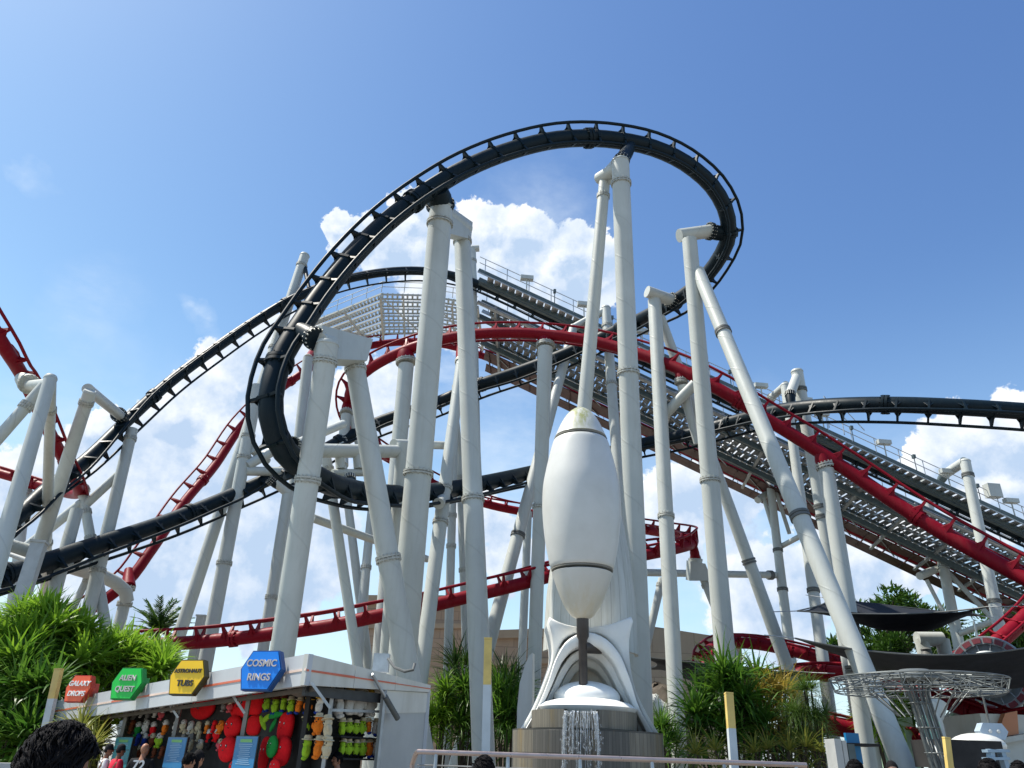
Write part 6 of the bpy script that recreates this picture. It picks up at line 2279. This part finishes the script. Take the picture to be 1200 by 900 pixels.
# blue white Y shaped strut with an octagon sign
yb = P(1092, 850, 26)
o = thing('forked_post', (yb.x, yb.y, 0), 'white forked post behind the mast carrying a pale green sign', 'post')
MB().tube([Vector((yb.x, yb.y, 0)), yb, P(1085, 822, 26)], [.34, .34, .3], 14).build('shaft', WHITE2, o)
MB().tube([P(1092, 846, 26), P(1100, 822, 26)], .28, 14).build('fork_arm', WHITE2, o)
oc = P(1090, 852, 24.5)
o = thing('octagon_sign', oc, 'pale green octagonal sign with white marks on the forked post', 'sign')
r_ = 13.5 * depth(oc) / FPX
MB().prism([oc + Vector((cos(pi / 8 + k * pi / 4), 0, sin(pi / 8 + k * pi / 4))) * r_ for k in range(8)], Vector((0, .08, 0))).build('plate', mat('pale green sign', (.30, .52, .40), .45), o)
for s in (-.35, 0, .35):
    MB().box(oc + Vector((s * r_, -.012, .05 * (1 - abs(s)))), (.035, 0, 0), (0, .01, 0), (.03 * s, 0, r_ * .42)).build('mark', FIB, o)
# grey pillars kiosk
KP = mat('grey kiosk panel', (.42, .43, .42), .5, 0, .1, 2)
kb = P(985, 885, 20)
o = thing('kiosk', (kb.x, kb.y, 0), 'grey slab kiosk with a blue screen below the truss', 'kiosk')
for i, (x, y, wd) in enumerate(((975.5, 866, 8), (983, 868, 5), (991, 872, 8))):
    q = P(x, y, 20)
    MB().box((q.x, q.y, q.z / 2), (wd * .5 * depth(q) / FPX, 0, 0), (0, .3, 0), (0, 0, q.z / 2)).build('slab', KP if i != 2 else STEELDK, o)
q = P(1000, 877, 20.2)
MB().box(q, (.16, 0, 0), (0, .06, 0), (0, 0, .34)).build('screen', BBLUE, o)
q = P(1003, 873, 20.4)
MB().box((q.x, q.y, q.z), (.42, 0, 0), (0, .4, 0), (0, 0, .03)).build('roof', DARKW, o)
# pale green panel fence and white/orange hut
GRNF = mat('pale green panel', (.38, .58, .42), .6, 0, .08, 1)
for i, (x0, x1, y0, lab) in enumerate(((1024, 1066, 838, 'pale green panel wall behind the slanted column'), (1110, 1150, 836, 'pale green panel wall right of the octagon sign'))):
    a, b_ = P(x0, y0, 40), P(x1, y0, 40)
    o = thing('panel_wall', ((a.x + b_.x) / 2, 40, 0), lab, 'wall', 'pale green panel walls')
    MB().box(((a.x + b_.x) / 2, 40, a.z / 2), ((b_.x - a.x) / 2, 0, 0), (0, .15, 0), (0, 0, a.z / 2)).build('panel', GRNF, o)
    mb = MB()
    for k in range(7):
        mb.box(((a.x + b_.x) / 2, 39.8, a.z + .1 + k * .16), ((b_.x - a.x) / 2, 0, 0), (0, .02, 0), (0, 0, .035))
    mb.build('slat_top', GRNF, o)
hq0, hq1 = P(1148, 836, 33), P(1215, 830, 33)
o = thing('hut', ((hq0.x + hq1.x) / 2, 33, 0), 'low white hut with an orange corner and brown stone base at right', 'hut')
MB().box(((hq0.x + hq1.x) / 2, 34.5, hq0.z / 2 + .6), ((hq1.x - hq0.x) / 2, 0, 0), (0, 1.5, 0), (0, 0, hq0.z / 2 - .6)).build('wall', FIB, o)
ORN = mat('salmon orange render', (.60, .25, .13), .6, 0, .08, 1)
q = P(1182, 848, 32.9)
MB().prism([P(x, y, 32.7) for x, y in ((1150, 868), (1172, 852), (1178, 836), (1192, 833), (1194, 860))], Vector((0, .3, 0))).build('orange_corner', ORN, o)
MB().prism([P(x, y, 32.4) for x, y in ((1130, 872), (1215, 858), (1215, 864), (1150, 876))], Vector((0, 2.5, 0))).build('eave', FIB, o)
MB().box(((hq0.x + hq1.x) / 2, 33.4, .8), ((hq1.x - hq0.x) / 2, 0, 0), (0, .5, 0), (0, 0, .8)).build('stone_base', mat('brown stone', (.16, .11, .07), .9, 0, .4, 1.5, bump=.8, bscale=8), o)
# white domed canopy and dark booth
cb_ = P(1135, 886, 24)
o = thing('food_booth', (cb_.x, cb_.y, 0), 'booth with a rounded white canopy and dark windows at lower right', 'booth')
MB().ell(P(1146, 874, 24), .75, .7, .34, sides=28, rings=12).build('canopy', FIB, o)
q = P(1122, 884, 24)
MB().box((q.x, q.y, q.z), (.95, 0, 0), (0, .7, 0), (0, 0, .36)).build('window', DARKW, o)
MB().box((q.x, q.y, q.z / 2 - .25), (1.3, 0, 0), (0, .8, 0), (0, 0, q.z / 2 - .25)).build('body', KP, o)
MB().tube([P(1085, 866, 23), P(1116, 900, 22)], .06, 8).build('strut', FIB, o)
# blue grey broad column bases and ladder
lq = P(1172, 885, 16)
o = thing('blue_ladder', (lq.x, lq.y, 0), 'grey blue step ladder frame at the bottom right', 'ladder')
LAD = mat('grey blue steel', (.24, .33, .42), .45, .2, .1, 3)
for x0, x1 in ((1160, 1152), (1172, 1188)):
    a, b_ = P(x0, 878, 16), P(x1, 902, 16)
    MB().bar(Vector((b_.x, b_.y, 0)), a, .16, .08).build('rail', LAD, o)
for y in (880, 889):
    MB().bar(P(1154, y, 16), P(1180, y, 16), .2, .05).build('step', LAD, o)
support('white post stub under the upper sail corner beside the slanted column', [L((1002, 785, 30), (1013, 862, 30), 19, (784,), fm=COLLAR)], [], group=RIGHT)
pr = P(191, 772, 40)
o = thing('track_pier', (pr.x, pr.y, 0), 'short white pier with a wide ring carrying the low red track at left', 'pier')
MB().tube([(pr.x, pr.y, 0), (pr.x, pr.y, pr.z - .1)], .48, 22).build('shaft', WHITE, o)
fm = MB()
ring(fm, pr, Vector((0, 0, 1)), .62, .2)
fm.build('flange', [BOLT, BOLT], o)
MB().tube([pr, P(191, 757, 40)], [.45, .40], 18).build('mount', REDP, o)
